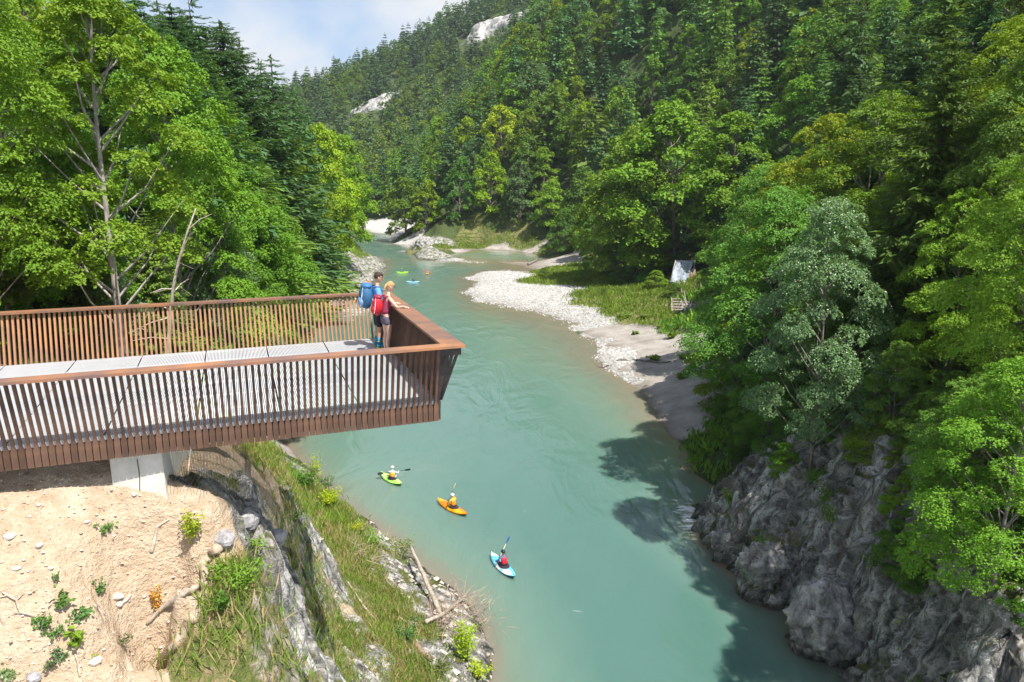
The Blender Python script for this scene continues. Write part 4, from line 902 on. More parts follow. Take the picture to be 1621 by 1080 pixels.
def plant_tree(kind, lod, var, loc, H, wid, color, label, group, rz=None, bark=None, cat=None, name=None):
    tm, cm = (PB if kind == 'b' else PC)[lod][var % len((PB if kind == 'b' else PC)[lod])]
    s = H / 20
    root = empty(name or ('broadleaf_tree' if kind == 'b' else 'spruce_tree'), loc, rng.random() * 6.28 if rz is None else rz, label, cat or 'tree', group, (s * wid, s * wid, s))
    for me, nm, mt in ((tm, 'trunk', bark or (MBARK if kind == 'b' else MBARKD)), (cm, 'crown', ML[color])):
        if not len(me.materials): me.materials.append(mt)
        o = bpy.data.objects.new(nm, me); C.objects.link(o); o.parent = root
        o.material_slots[0].link = 'OBJECT'; o.material_slots[0].material = mt
    return root
def T(px, py, d, top, kind, var, wid, color, label, group=None, lod=0, name=None, bark=None, rz=None):
    """tree standing at horizontal distance d on the bearing of photo column px, its tip reaching photo row top"""
    X = (px - 810.5) / FPX; a = math.atan2(X, math.cos(PITCH)); x, y = d * math.sin(a), d * math.cos(a); z = tz(x, y) - .25
    zd = y * math.cos(PITCH)
    # height from the wanted top row
    u = -(top - 540) / FPX; zt = CAMH + y * (u * math.cos(PITCH) - math.sin(PITCH)) / (math.cos(PITCH) + u * math.sin(PITCH))
    H = max(2.0, zt - z); return plant_tree(kind, lod, var, (x, y, z), H, wid, color, label, group, rz, bark, name=name)
# ---- left bank beyond the platform
GL = 'trees on the left bank behind the platform'; GR = 'trees on the right bank above the rock cliff'
T(190, 560, 25.5, -50, 'b', 3, .95, 'bright', 'tall maple with a pale mottled leaning trunk behind the far railing', GL, bark=simple('bark_pale', (.20, .17, .15), (.44, .40, .36), 6, .9, .4, .02, stretch=(1, 1, .3)))
T(60, 540, 31, -70, 'b', 1, .95, 'bright', 'tall yellow green tree at the upper left corner of the view', GL)
T(-40, 560, 24, -120, 'b', 0, .9, 'bright', 'broad green tree at the left edge, partly out of view', GL)
T(300, 520, 38, 60, 'b', 1, .85, 'bright', 'loose leafy tree right of the pale mottled trunk', GL)
T(20, 520, 27, 240, 'c', 2, 1.2, 'olive', 'olive green young spruce low at the left edge behind the railing', GL)
T(95, 530, 31, 210, 'c', 1, 1.1, 'olive', 'sparse olive spruce between the left edge and the leaning maple', GL)
T(250, 520, 34, 330, 'c', 0, 1.2, 'larch', 'fresh green young conifer right of the pale mottled trunk', GL)
T(145, 520, 33, 300, 'b', 2, .8, 'pale', 'pale leaved understorey tree behind the leaning maple', GL)
T(335, 520, 42, 330, 'b', 2, .9, 'pale', 'pale green bushy tree above the middle of the far railing', GL)
T(385, 520, 52, 260, 'b', 0, .9, 'bright', 'green tree with fanned boughs above the right half of the far railing', GL)
for k, (px, d, top, v, w, c, lab) in enumerate([
    (240, 56, -35, 2, 1.0, 'spruce', 'spruce reaching above the frame right of the yellow green crown'), (332, 84, 12, 1, .8, 'spruce', 'slender spruce between the two skyline spruces beside the sky'), (404, 92, 50, 0, .7, 'spruce', 'small pointed spruce in the left skyline gap'), (440, 104, 92, 0, .7, 'spruce', 'pointed spruce just left of the broad layered one'), (362, 70, 75, 0, .9, 'larch', 'green pointed spruce below the thin topped one'), (300, 72, 0, 2, .8, 'spruce', 'dark narrow spruce at the left end of the sky'),
    (215, 60, -30, 0, 1.1, 'spruce', 'tall dark spruce behind the yellow green crown at the upper left'), (272, 62, -25, 1, 1.0, 'spruce', 'dark spruce cut by the top edge, left of the sky'),
    (318, 68, 5, 0, 1.3, 'spruce', 'slim dark spruce whose tip stands against the sky'), (350, 74, -8, 2, .9, 'spruce', 'thin topped spruce reaching highest beside the sky'),
    (388, 78, 30, 0, 1.4, 'spruce', 'pointed spruce against the sky, right of the thin topped one'), (414, 90, 58, 2, .8, 'spruce', 'narrow spruce in the gap of the left skyline'),
    (458, 100, 86, 0, 1.15, 'spruce', 'broad dark spruce with a layered cone shape on the left skyline'), (490, 120, 140, 1, .95, 'spruce', 'dark spruce stepping down towards the valley gap'),
    (444, 108, 96, 2, .7, 'spruce', 'small spruce tip peeping over the left skyline'), (380, 64, 140, 0, 1.3, 'larch', 'lit green spruce standing in front of the dark skyline spruces'),
    (430, 80, 175, 1, 1.2, 'larch', 'mid green conifer below the broad layered spruce'), (340, 56, 120, 1, 1.2, 'larch', 'shaggy mid green conifer below the thin topped spruce'),
    (508, 136, 165, 0, .95, 'spruce', 'dark conifer just above the rounded riverside trees'), (300, 54, 40, 2, 1.1, 'spruce', 'dark conifer right of the maple crown'), (462, 112, 165, 1, .9, 'larch', 'green conifer between the layered spruce and the riverside trees')]):
    T(px, 0, d, top, 'c', v, w * 1.35, c, lab, GL, 0 if d < 85 else 1)
for k, (px, d, top, v, w, c, lab, l) in enumerate([
    (375, 66, 205, 2, .9, 'mid', 'leafy green tree below the shaggy conifer', 0), (395, 72, 235, 0, .8, 'blue', 'bluish green rounded tree above the right half of the railing', 0),
    (425, 86, 215, 1, .75, 'mid', 'rounded green tree in the middle of the left bank', 0), (475, 104, 215, 2, .62, 'yellow', 'sunlit yellow green tree right of the rounded green tree', 1),
    (522, 122, 200, 0, .72, 'yellow', 'bright rounded tree at the right end of the left bank wood', 1), (548, 136, 215, 1, .85, 'bright', 'outermost riverside tree leaning over the water on the left bank', 1),
    (390, 72, 330, 1, .8, 'blue', 'low bluish tree just above the rocks of the left bank', 0),
    (355, 58, 370, 1, .9, 'mid', 'dark leafy tree just above the far railing', 0),
    (562, 160, 250, 2, .55, 'bright', 'farthest tree of the left bank, with boughs hanging to the water', 1), (340, 50, 240, 2, .9, 'bright', 'leafy tree left of the bluish rounded tree', 0)]):
    T(px, 0, d, top, 'b', v, w, c, lab, GL, l)
# ---- right bank, near
for (px, d, top, kd, v, w, c, lab, l) in [
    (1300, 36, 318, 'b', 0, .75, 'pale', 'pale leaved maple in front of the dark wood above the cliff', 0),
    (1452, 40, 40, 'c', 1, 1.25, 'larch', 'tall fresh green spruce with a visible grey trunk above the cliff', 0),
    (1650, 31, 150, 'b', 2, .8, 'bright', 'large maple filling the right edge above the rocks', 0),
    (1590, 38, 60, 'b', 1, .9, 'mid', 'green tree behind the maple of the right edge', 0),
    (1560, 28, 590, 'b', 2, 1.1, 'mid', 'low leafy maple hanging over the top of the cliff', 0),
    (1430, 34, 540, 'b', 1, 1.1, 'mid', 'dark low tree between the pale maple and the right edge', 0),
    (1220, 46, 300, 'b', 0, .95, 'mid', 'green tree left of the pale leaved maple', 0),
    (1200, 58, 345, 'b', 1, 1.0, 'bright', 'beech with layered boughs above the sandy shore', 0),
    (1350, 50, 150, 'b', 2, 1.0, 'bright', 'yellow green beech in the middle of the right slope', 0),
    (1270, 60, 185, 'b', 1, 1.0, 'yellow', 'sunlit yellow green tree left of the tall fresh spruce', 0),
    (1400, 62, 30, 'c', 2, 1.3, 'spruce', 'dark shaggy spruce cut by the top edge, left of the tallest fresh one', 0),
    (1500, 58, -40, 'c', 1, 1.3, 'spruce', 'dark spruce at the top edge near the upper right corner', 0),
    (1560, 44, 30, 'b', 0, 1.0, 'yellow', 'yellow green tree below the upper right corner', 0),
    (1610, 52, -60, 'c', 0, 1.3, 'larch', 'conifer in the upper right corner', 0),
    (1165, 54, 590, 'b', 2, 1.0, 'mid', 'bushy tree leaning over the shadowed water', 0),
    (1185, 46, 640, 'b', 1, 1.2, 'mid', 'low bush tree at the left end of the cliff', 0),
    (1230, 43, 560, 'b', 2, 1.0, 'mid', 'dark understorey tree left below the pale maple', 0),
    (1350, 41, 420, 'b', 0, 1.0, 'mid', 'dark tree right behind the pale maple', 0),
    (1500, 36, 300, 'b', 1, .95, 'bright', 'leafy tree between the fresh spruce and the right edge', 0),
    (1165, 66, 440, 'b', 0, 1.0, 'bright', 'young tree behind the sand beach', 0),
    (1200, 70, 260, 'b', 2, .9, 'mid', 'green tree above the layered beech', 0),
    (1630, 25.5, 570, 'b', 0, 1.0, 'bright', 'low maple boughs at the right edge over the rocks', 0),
    (1320, 70, 110, 'c', 0, 1.2, 'spruce', 'dark spruce behind the yellow green beech', 0),
    (1420, 46, 250, 'b', 2, .8, 'yellow', 'sunlit crown right of the yellow green beech', 0),
    (1128, 80, 510, 'b', 1, .8, 'bright', 'small tree at the back of the sandy beach', 0),
    # middle
    (1062, 126, 165, 'b', 0, 1.1, 'bright', 'tall rounded tree behind the tarp shelter', 1), (1000, 128, 200, 'b', 2, .9, 'bright', 'wide tree left behind the tarp shelter', 1),
    (1155, 122, 180, 'b', 1, 1.1, 'bright', 'large tree right behind the tarp shelter', 1), (975, 128, 330, 'b', 1, .9, 'mid', 'dark tree at the edge of the grassy bank', 1),
    (1010, 124, 300, 'b', 1, .8, 'mid', 'tree just left of the tarp shelter with low boughs', 1), (940, 150, 340, 'b', 0, 1.0, 'mid', 'tree at the foot of the slope above the grassy bank', 1),
    (890, 178, 330, 'b', 2, .9, 'mid', 'round tree at the far end of the grassy bank', 1), (1225, 96, 250, 'b', 2, 1.0, 'bright', 'tree right of the large one behind the shelter', 1)]:
    T(px, 0, d, top, kd, v, w, c, lab, GR if d < 90 else 'trees at the foot of the slope behind the shelter', l)
for i_, (x_, y_, H_) in enumerate([(28, 20, 12), (30, 14, 12)]):
    plant_tree('b', 1, i_, (x_, y_, tz(x_, y_) - .3 if abs(math.atan2(x_, y_)) < R(45) else ground(x_, y_) - .3), H_, .8, 'mid', ['first', 'second', 'third', 'fourth', 'fifth'][i_] + ' tree of the row just outside the right edge that shades the cliff', 'trees shading the cliff')
# ---- low growth: bushes filling the understorey of the two near woods
def _noop(): pass
def under(n, x0, x1, y0, y1, h0, h1, lab, grp, cols, cond, dmin, seed, lod=1):
    rs = np.random.default_rng(seed); done = []; tries = 0
    while len(done) < n and tries < 6000:
        tries += 1; x = rs.uniform(x0, x1); y = rs.uniform(y0, y1); z = tz(x, y)
        if z < .6 or not cond(x, y, z): continue
        px, py, d = pr(x, y, z + 1)
        if px < -90 or px > 1700 or py > 1000 or any((x - a) ** 2 + (y - b) ** 2 < dmin ** 2 for a, b in done): continue
        done.append((x, y)); c = cols[rs.integers(len(cols))]
        plant_tree('b', lod, int(rs.integers(3)), (x, y, z - .8), rs.uniform(h0, h1), rs.uniform(1.1, 1.6), c, lab, grp, name='bush', cat='bush')
w0 = lambda x, y: weights(np.array([[x, y]]))[0]
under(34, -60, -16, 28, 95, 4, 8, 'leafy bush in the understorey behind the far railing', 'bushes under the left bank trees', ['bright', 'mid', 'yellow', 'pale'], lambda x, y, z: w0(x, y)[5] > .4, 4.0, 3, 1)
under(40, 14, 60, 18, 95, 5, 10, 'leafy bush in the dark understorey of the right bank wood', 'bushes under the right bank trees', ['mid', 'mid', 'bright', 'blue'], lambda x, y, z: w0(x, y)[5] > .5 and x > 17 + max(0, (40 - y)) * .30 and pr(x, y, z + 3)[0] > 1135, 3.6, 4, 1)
under(34, 12, 27, 18, 42, 1.4, 3.0, 'small bush hanging over the crest of the right cliff', 'bushes on the crest of the right cliff', ['mid', 'bright'], lambda x, y, z: z > 5.0 and w0(x, y)[2] > .15, 1.2, 31, 1)
under(14, -45, -12, 26, 60, 1.4, 3, 'small green bush beside the platform railing', 'small bushes on the left bank slope', ['yellow', 'bright', 'pale'], lambda x, y, z: w0(x, y)[1] > .4, 2.5, 5, 1)
under(7, -56, -34, 100, 172, 2, 4, 'bush among the rocks of the left river bank', 'bushes on the left bank rocks', ['yellow', 'bright', 'mid'], lambda x, y, z: z > 7.5, 5, 8, 1)
under(26, -20, 42, 98, 200, 2.5, 5, 'bush along the edge of the grassy bank', 'bushes along the grassy bank', ['bright', 'mid', 'yellow'], lambda x, y, z: z > 1.6 and w0(x, y)[5] > .3 and w0(x, y)[1] < .5 and not (1035 < pr(x, y, z + 1)[0] < 1125 and y < 120), 5, 9, 1)
def snag(px, d, top, lean, label, sd_, n=16):
    a = math.atan2((px - 810.5) / FPX, math.cos(PITCH)); x, y = d * math.sin(a), d * math.cos(a); z = tz(x, y) - .2; rs = np.random.default_rng(sd_)
    u = -(top - 540) / FPX; H = CAMH + y * (u * math.cos(PITCH) - math.sin(PITCH)) / (math.cos(PITCH) + u * math.sin(PITCH)) - z
    t = np.linspace(0, 1, 9); Q = np.column_stack([lean * H * t ** 1.3 + .08 * np.sin(t * 7), .1 * np.sin(t * 5), H * t]); root = empty('dead_tree', (x, y, z), 0, label, 'dead tree')
    mb = MB(); mb.tube(Q, np.linspace(.085, .015, 9), 6); mb.build('trunk', MDEAD, root, True)
    mb = MB()
    for i in range(n):
        k = rs.uniform(.3, .97); s = np.array([np.interp(k, t, Q[:, j]) for j in range(3)]); dd = unit(np.array([rs.normal(), rs.normal(), rs.uniform(-.3, .8)])) * rs.uniform(.5, 1.6) * (1.2 - k * .6)
        mb.tube([s, s + dd * .5 + [0, 0, .06], s + dd], np.array([.022, .014, .005]), 4, False)
        for q in range(2): f = s + dd * rs.uniform(.4, .9); mb.tube([f, f + rs.normal(size=3) * .22], np.array([.009, .003]), 3, False)
    mb.build('bare_branches', MDEAD, root, False)
snag(238, 22, 330, .28, 'leaning dead stem with bare branches right of the pale maple', 2, 8)
for k, (x, y, h, c) in enumerate([(12, 128, 3, 'bright'), (18, 122, 4, 'mid'), (14, 140, 3, 'mid'), (22, 112, 3.5, 'bright'), (17, 135, 5, 'bright'), (23, 104, 3, 'mid'), (6, 138, 2.4, 'meadow'), (14, 112, 2, 'meadow')]):
    plant_tree('b', 1, k, (x, y, tz(x, y) - .8), h, 1.5, c, ['bush standing free on the grassy bank beside the gravel', 'darker bush behind the free bush of the grassy bank'][c == 'mid'], 'free bushes on the grassy bank', name='bush', cat='bush')
# ---- hillsides
def scatter(seed, x0, x1, y0, y1, n, dmin, cond):
    rs = np.random.default_rng(seed); xs = rs.uniform(x0, x1, n); ys = rs.uniform(y0, y1, n); z = height0(np.column_stack([xs, ys])); w = weights(np.column_stack([xs, ys]))
    cell = {}; out = []
    for x, y, zz, ww in zip(xs, ys, z, w):
        dm = dmin * (.8 + .4 * rs.random()); k = (int(x // dmin), int(y // dmin))
        if zz < 1.2 or ww[5] < .45 or not cond(x, y, zz): continue
        px, py, d = pr(x, y, zz + 8)
        if px < -60 or px > 1690 or py < -90: continue
        if any((x - a) ** 2 + (y - b) ** 2 < dm * dm for i in (-1, 0, 1) for j in (-1, 0, 1) for a, b in cell.get((k[0] + i, k[1] + j), ())): continue
        cell.setdefault(k, []).append((x, y)); out.append((x, y, zz, d, px, py))
    return out
def hidden(x, y, z):
    """behind the ground as seen from the camera"""
    t = np.linspace(.15, .97, 40); zz = height0(np.column_stack([x * t, y * t])) + 3; return bool((zz > CAMH + (z - CAMH) * t).any())
cand = scatter(1, -260, 330, 96, 460, 30000, 7.6, lambda x, y, z: (x > -12 or y > 195 or (x < -58 and y > 60)) and not (x < 60 and y < 112 and x > -12))
cand += scatter(2, 40, 160, 45, 96, 4000, 7.4, lambda x, y, z: True)
cand = [c for c in cand if not hidden(c[0], c[1], c[2] + 14)]
cand.sort(key=lambda c: c[3])
nb = nc = 0; rest = []
rs = np.random.default_rng(77)
for (x, y, z, d, px, py) in cand:
    pcon = .36 + .45 * float(fbm(np.array([[x * .02, y * .02, z * .01]]), 2, 91)[0]) + (.12 if z > 60 else 0)
    con = rs.random() < pcon
    where = ('on the left valley side' if px < 480 else 'on the slope straight above the far river bend' if px < 760 else 'in the middle of the big hillside' if px < 1050 else 'high on the right hillside')
    hgt = 'low ' if z < 25 else 'halfway up ' if z < 70 else 'high up '
    if con and nc < 235:
        nc += 1; c = ['spruce', 'spruce', 'larch', 'larch'][int(rs.integers(4))]; H = rs.uniform(17, 27)
        plant_tree('c', 2 if d > 130 else 1, int(rs.integers(3)), (x, y, z - .5), H, rs.uniform(.95, 1.35), c, ('dark' if c == 'spruce' else 'lighter green') + ' conifer ' + hgt + where, 'conifers ' + hgt + where)
    elif not con and nb < 205:
        nb += 1; c = ['mid', 'bright', 'bright', 'blue', 'yellow', 'bright'][int(rs.integers(6))]; H = rs.uniform(12, 19)
        plant_tree('b', 2 if d > 130 else 1, int(rs.integers(4)), (x, y, z - .5), H, rs.uniform(.85, 1.2), c, {'mid': 'deep green', 'bright': 'fresh green', 'blue': 'bluish green', 'yellow': 'yellow green'}[c] + ' round crowned tree ' + hgt + where, 'leafy trees ' + hgt + where)
    else: rest.append((x, y, z, d, con))
print('hill trees', nc, nb, 'rest', len(rest))
def far_forest(pts, name, label, fac, hr):
    """a wood so far off that it reads as one mass: many small trees in one mesh per leaf colour"""
    sets = {}
    protoC = [conifer(71 + i, 20, 3.6, .06, 13, 6, 2, 1, w=.75, ragged=.3) for i in range(2)]; protoB = [broadleaf(81 + i, 20, 7.5, .05, 12, 130, 5, 1.6) for i in range(2)]
    def arr(me):
        v = np.empty(len(me.vertices) * 3, np.float32); me.vertices.foreach_get('co', v); return v.reshape(-1, 3)
    VC = [arr(p[1]) for p in protoC]; VB = [arr(p[1]) for p in protoB]; rs = np.random.default_rng(9)
    mbs = {k: MB() for k in ('spruce', 'bright', 'blue')}
    for (x, y, z, d, con) in pts:
        V = (VC if con else VB)[int(rs.integers(2))]; H = (rs.uniform(*hr) if con else rs.uniform(hr[0] * .65, hr[1] * .72)) / 20; a = rs.random() * 6.28; ca, sa = math.cos(a), math.sin(a)
        p = V @ np.array([[ca, sa, 0], [-sa, ca, 0], [0, 0, 1]]) * (H * np.array([1.15, 1.15, 1])) + [x, y, z - .6]
        k = 'spruce' if con else ('bright' if rs.random() < .5 else 'blue'); n = len(V) // 4
        mbs[k].add(p, np.arange(4 * n).reshape(-1, 4), a=np.clip(rs.random() * .6 + rs.random(n) * .4, 0, 1))
    me = MB(); mats = []; idx = []
    for i, (k, m) in enumerate(mbs.items()):
        for v, f, a in zip(m.v, m.f4, m.a4): me.add(v, np.arange(len(v)).reshape(-1, 4), a=a); idx.append(np.full(len(f), i))
        mats.append(ML[k])
    ms = me.mesh(name, False, True)
    for m in mats: ms.materials.append(m)
    ms.polygons.foreach_set('material_index', np.concatenate(idx).astype(np.int32)); o = link(name, ms); tag(o, label, kind='stuff')
if rest: far_forest(rest, 'forest', 'dense mixed forest filling the gaps high on the hillsides', 1, (17, 26))
MTN_ROCKS = []
mt = scatter(5, -420, 330, 460, 800, 26000, 8.5, lambda x, y, z: True)
mt = [c for c in mt if not hidden(c[0], c[1], c[2] + 14)]
rs = np.random.default_rng(5); mt2 = []
for c in mt:
    px, py, d = pr(c[0], c[1], c[2] + 4)
    # open rock faces on the mountain, kept as patches of ground in the world
    inr = ((px - 772) / 40) ** 2 + ((py - 54 + (px - 772) * .45) / 22) ** 2 < 1 or ((px - 584) / 24) ** 2 + ((py - 178 + (px - 584) * .7) / 14) ** 2 < 1 
    if inr: MTN_ROCKS.append((c[0], c[1])); continue
    mt2.append((c[0], c[1], c[2], c[3], rs.random() < .52))
print('mountain trees', len(mt2))
far_forest(mt2, 'mountain_forest', 'distant hazy forest covering the mountain behind the valley', 1, (13, 24))
# ------------------------------------------------------------------ near bank: plants, stones, dead wood, grass
def bush(px, py, w, h, n, L, color, label, cat='shrub', name='shrub', z=None, seed=None, stems=5, group=None, at=None):
    """small plant rooted where photo pixel px, py meets the ground; stems with leaves around them"""
    p = hit(px, py) if at is None else at
    if p is None: return
    rs = np.random.default_rng(seed or int(px * 7 + py)); root = empty(name, p - [0, 0, .03], rs.random() * 6.28, label, cat, group)
    tb, cb = MB(), MB(); cs = []
    for i in range(stems):
        a = rs.random() * 6.28; l = rs.uniform(.5, 1); e = np.array([math.cos(a) * w * .5 * l, math.sin(a) * w * .5 * l, h * rs.uniform(.5, 1)])
        m = e * [.35, .35, .6]; tb.tube([(0, 0, 0), m, e], np.array([.012, .009, .004]) * (.5 + h), 4, False)
        for t in np.linspace(.35, 1, max(2, n // stems)): cs.append(m * (1 - t) * 2 * t + e * t * t if t < .99 else e)
    cs = np.array(cs); cs = cs + rs.normal(size=cs.shape) * [w * .13, w * .13, h * .10]
    nn = rs.normal(size=cs.shape) * .6 + [0, 0, .9]; cb.leaves(cs, nn, L * rs.uniform(.6, 1.3, len(cs)), .7, rs)
    tb.build('stem', MDEAD, root); cb.build('leaves', ML[color], root, False, True); return root
def stone(px, py, r, mat, label, seed, fl=.6, group='loose stones on the bare soil', name='stone'):
    p = hit(px, py)
    if p is None: return
    mb = MB(); mb.blob((0, 0, 0), (r, r * .75, r * fl), seed, .35, 1.6, 12, 8); o = mb.build(name, mat, None, False)
    o.location = p + [0, 0, r * fl * .25]; o.rotation_euler = (0, 0, seed * 1.7); tag(o, label, 'stone' if name == 'stone' else 'rock', group); return o
def limb(pix, rad, mat, label, name='log', lift=.0, cat=None, group=None, wig=.0, k=7, ends=None, twigs=0, tw=.5):
    P_ = [hit(*q) for q in pix]
    if any(p is None for p in P_): return
    P_ = np.array(P_); P_[:, 2] += np.broadcast_to(lift, len(P_)); off = P_[0].copy(); Q = []
    for a, b in zip(P_[:-1], P_[1:]):
        for t in np.linspace(0, 1, 5, endpoint=False): Q.append(a * (1 - t) + b * t)
    Q.append(P_[-1]); Q = np.array(Q) - off; rs = np.random.default_rng(int(pix[0][0])); Q[1:-1] += rs.normal(size=Q[1:-1].shape) * wig
    mb = MB(); rr_ = np.interp(np.linspace(0, 1, len(Q)), np.linspace(0, 1, len(rad)), rad) * (1 + .06 * rs.normal(size=len(Q))); mb.tube(Q, rr_, k)
    for i in range(twigs):
        s = Q[int(rs.integers(1, len(Q)))]; d = rs.normal(size=3); d[2] = abs(d[2]) * .8; d = unit(d) * tw * rs.uniform(.4, 1.2); m = s + d * .5 + rs.normal(size=3) * .08 * tw
        mb.tube([s, m, s + d], np.array([.012, .008, .003]), 4, False); mb.tube([m, m + rs.normal(size=3) * .25 * tw], np.array([.006, .002]), 3, False)
    o = mb.build(name, mat, None, True); o.location = off; tag(o, label, cat or 'log', group); return o
MGOLD = leafmat('leaf_gold_edge', (.20, .33, .03), (.55, .48, .03), obj=.2)
ML['gold'] = MGOLD; ML['lime'] = leafmat('leaf_lime', (.30, .42, .02), (.50, .58, .03), obj=.2, trans=.4)
ML['weed'] = leafmat('leaf_weed', (.06, .16, .035), (.16, .30, .07), obj=.3)
for a in [(302, 868, .42, .62, 420, .055, 'gold', 'shrub with yellow tipped leaves in the middle of the bare soil'), (168, 850, .28, .20, 60, .07, 'weed', 'small round leaved weed alone on the soil left of the yellow tipped shrub'),
          (90, 930, .12, .22, 40, .045, 'weed', 'thin little weed above the patch of weeds'), (157, 948, .16, .34, 90, .05, 'weed', 'narrow upright weed right of the patch of weeds'),
          (100, 962, .30, .22, 50, .10, 'weed', 'broad leaved weed at the top of the weed patch'), (128, 985, .30, .22, 90, .07, 'weed', 'leafy weed in the middle of the weed patch'),
          (62, 1002, .34, .24, 170, .05, 'mid', 'low tangled weed at the left of the weed patch'), (85, 1015, .30, .16, 120, .045, 'weed', 'creeping weed in the lower weed patch'),
          (122, 1030, .26, .32, 70, .10, 'bright', 'bright large leaved weed at the bottom of the weed patch'), (97, 1045, .26, .2, 90, .05, 'pale', 'pale weed below the creeping weed'), (80, 1062, .26, .16, 90, .045, 'pale', 'lowest pale weed of the weed patch'),
          (146, 1045, .12, .12, 40, .05, 'lime', 'tiny yellow green weed right of the large leaved weed'), (12, 1072, .34, .2, 90, .06, 'pale', 'grey green weed in the lower left corner'), (188, 1020, .34, .14, 90, .045, 'olive', 'withered grey weed on the soil above the lower root'),
          (250, 985, .18, .50, 170, .055, 'orange', 'orange leaved little shrub beside the fallen trunk'),
          (372, 935, .75, .50, 620, .06, 'bright', 'leafy green bush climbing the grey rock crest'), (352, 970, .5, .35, 300, .06, 'mid', 'darker bush below the leafy bush of the rock crest'), (395, 880, .4, .35, 220, .055, 'bright', 'small bush on top of the rock crest'),
          (480, 700 + 70, 1.2, 1.3, 900, .09, 'mid', 'dark green bush in the shade right of the netted rock'), (498, 775, 1.0, 1.9, 420, .09, 'lime', 'pale yellow green sapling standing against the water'), (520, 775, 1.2, .8, 320, .10, 'spruce', 'dark leaved twig reaching out over the water'),
          (515, 800, 1.4, .9, 700, .09, 'lime', 'yellow green bush at the top of the lower bank'), (465, 826, .4, .35, 90, .08, 'bright', 'small leafy plant on the gully rock'),
          (590, 862, 1.4, .8, 420, .09, 'bright', 'loose green bush at the water edge of the lower bank'), (632, 885, 1.3, 1.1, 420, .09, 'bright', 'airy green shrub over the water beside the leaning log'), (560, 845, 1.2, .7, 380, .08, 'lime', 'low yellow green bush on the lower bank'),
          (735, 1050, 1.1, 1.9, 900, .10, 'lime', 'bright yellow green shrub at the tip of the lower bank'), (755, 1075, .9, .9, 360, .09, 'lime', 'small yellow green shrub below the bright one'), (690, 1070, 1.1, .7, 420, .07, 'olive', 'brownish green scrub left of the bright shrub'),
          (640, 1020, .9, .6, 420, .07, 'weed', 'green scrub behind the lying log'), (655, 1000, .7, .5, 260, .07, 'pale', 'pale green plant beside the lying log')]:
    bush(*a)
for i, (px, py, r) in enumerate([(15, 853, .10), (62, 868, .07), (185, 948, .10), (188, 958, .075), (26, 905, .06), (80, 905, .05), (138, 828, .05), (212, 790, .06), (225, 760, .07), (60, 800, .05), (230, 955, .04), (180, 860, .03)]):
    stone(px, py, r, MSTONE, ['flat', 'angular', 'rounded', 'small'][i % 4] + ' white stone lying loose on the bare soil slope', i, .5)
stone(392, 838, .26, MSTONEG, 'pale cracked boulder on the rock crest below the platform', 40, .8, None, 'boulder'); stone(430, 860, .24, MSTONEG, 'grey boulder at the outer edge of the rock crest', 41, .9, None, 'boulder')
stone(355, 862, .22, MSTONEG, 'bluish grey boulder at the head of the fallen trunk', 42, .7, None, 'boulder'); stone(150, 1062 - 10, .1, MSTONE, 'pale stone near the lower left corner', 43, .7)
stone(52, 1078, .11, MSTONEG, 'grey stone at the bottom edge on the left', 44, .8)
limb([(250, 1062), (275, 1030), (305, 985), (322, 940), (326, 905), (345, 872)], [.04, .09, .085, .07, .075, .09], simple('weathered_trunk', (.22, .15, .10), (.55, .44, .33), 6, .9, .8, .04), 'weathered fallen trunk curling along the edge of the bare soil', 'fallen_trunk', .05, 'trunk', wig=.02, k=10)
limb([(232, 1000), (262, 975), (290, 950), (312, 935)], [.02, .05, .06, .05], MDEAD, 'pale split root lying above the fallen trunk', 'root', .06, 'root', wig=.01)
limb([(268, 834), (250, 850), (241, 868), (240, 888)], [.012, .025, .03, .035], MDEAD, 'curved bleached branch half buried in the soil', 'branch', .03, 'branch')
limb([(5, 945), (25, 960), (32, 975), (55, 985)], [.02, .02, .012, .008], MDEAD, 'dry root sticking out of the soil at the left edge', 'root', .05, 'root', twigs=4, tw=.25)
limb([(148, 962), (160, 972), (166, 992)], [.015, .02, .01], MDEAD, 'forked root below the narrow weed', 'root', .03, 'root', twigs=4, tw=.2)
limb([(118, 1040), (124, 1060), (126, 1078)], [.012, .014, .014], MDEAD, 'thin grey root below the large leaved weed', 'root', .02, 'root')
limb([(184, 965), (200, 955), (206, 950)], [.03, .03, .02], MDEAD, 'short broken branch beside the white stones', 'branch', .02, 'branch')
limb([(647, 888), (668, 930), (690, 968), (706, 992)], [.07, .09, .10, .08], MDEAD, 'long leaning log pointing out over the water', 'log', (.9, .6, .25, .1), wig=.01)
limb([(628, 985), (645, 993), (660, 998)], [.11, .11, .11], simple('brown_log', (.25, .14, .09), (.40, .26, .18), 7, .9), 'short thick log with a sawn end', 'log', .12)
limb([(672, 998), (700, 985), (722, 965), (738, 955)], [.08, .08, .07, .05], MDEAD, 'bent bleached branch crossing the heap of twigs', 'branch', .35, 'branch', twigs=10, tw=.9)
limb([(600, 905), (610, 925), (640, 950)], [.02, .03, .02], MDEAD, 'thin dead stem on the lower bank', 'branch', .1, 'branch', twigs=5, tw=.5)
limb([(548, 925), (575, 965), (592, 985), (596, 1000)], [.03, .04, .03, .02], MDEAD, 'dry stem lying along the pale rock face', 'branch', .1, 'branch', twigs=6, tw=.4)
limb([(655, 1025), (668, 1040), (680, 1048)], [.10, .12, .08], simple('rotten_log', (.16, .10, .07), (.28, .19, .13), 7, .9), 'dark rotten log on the slope above the scrub', 'log', .1)
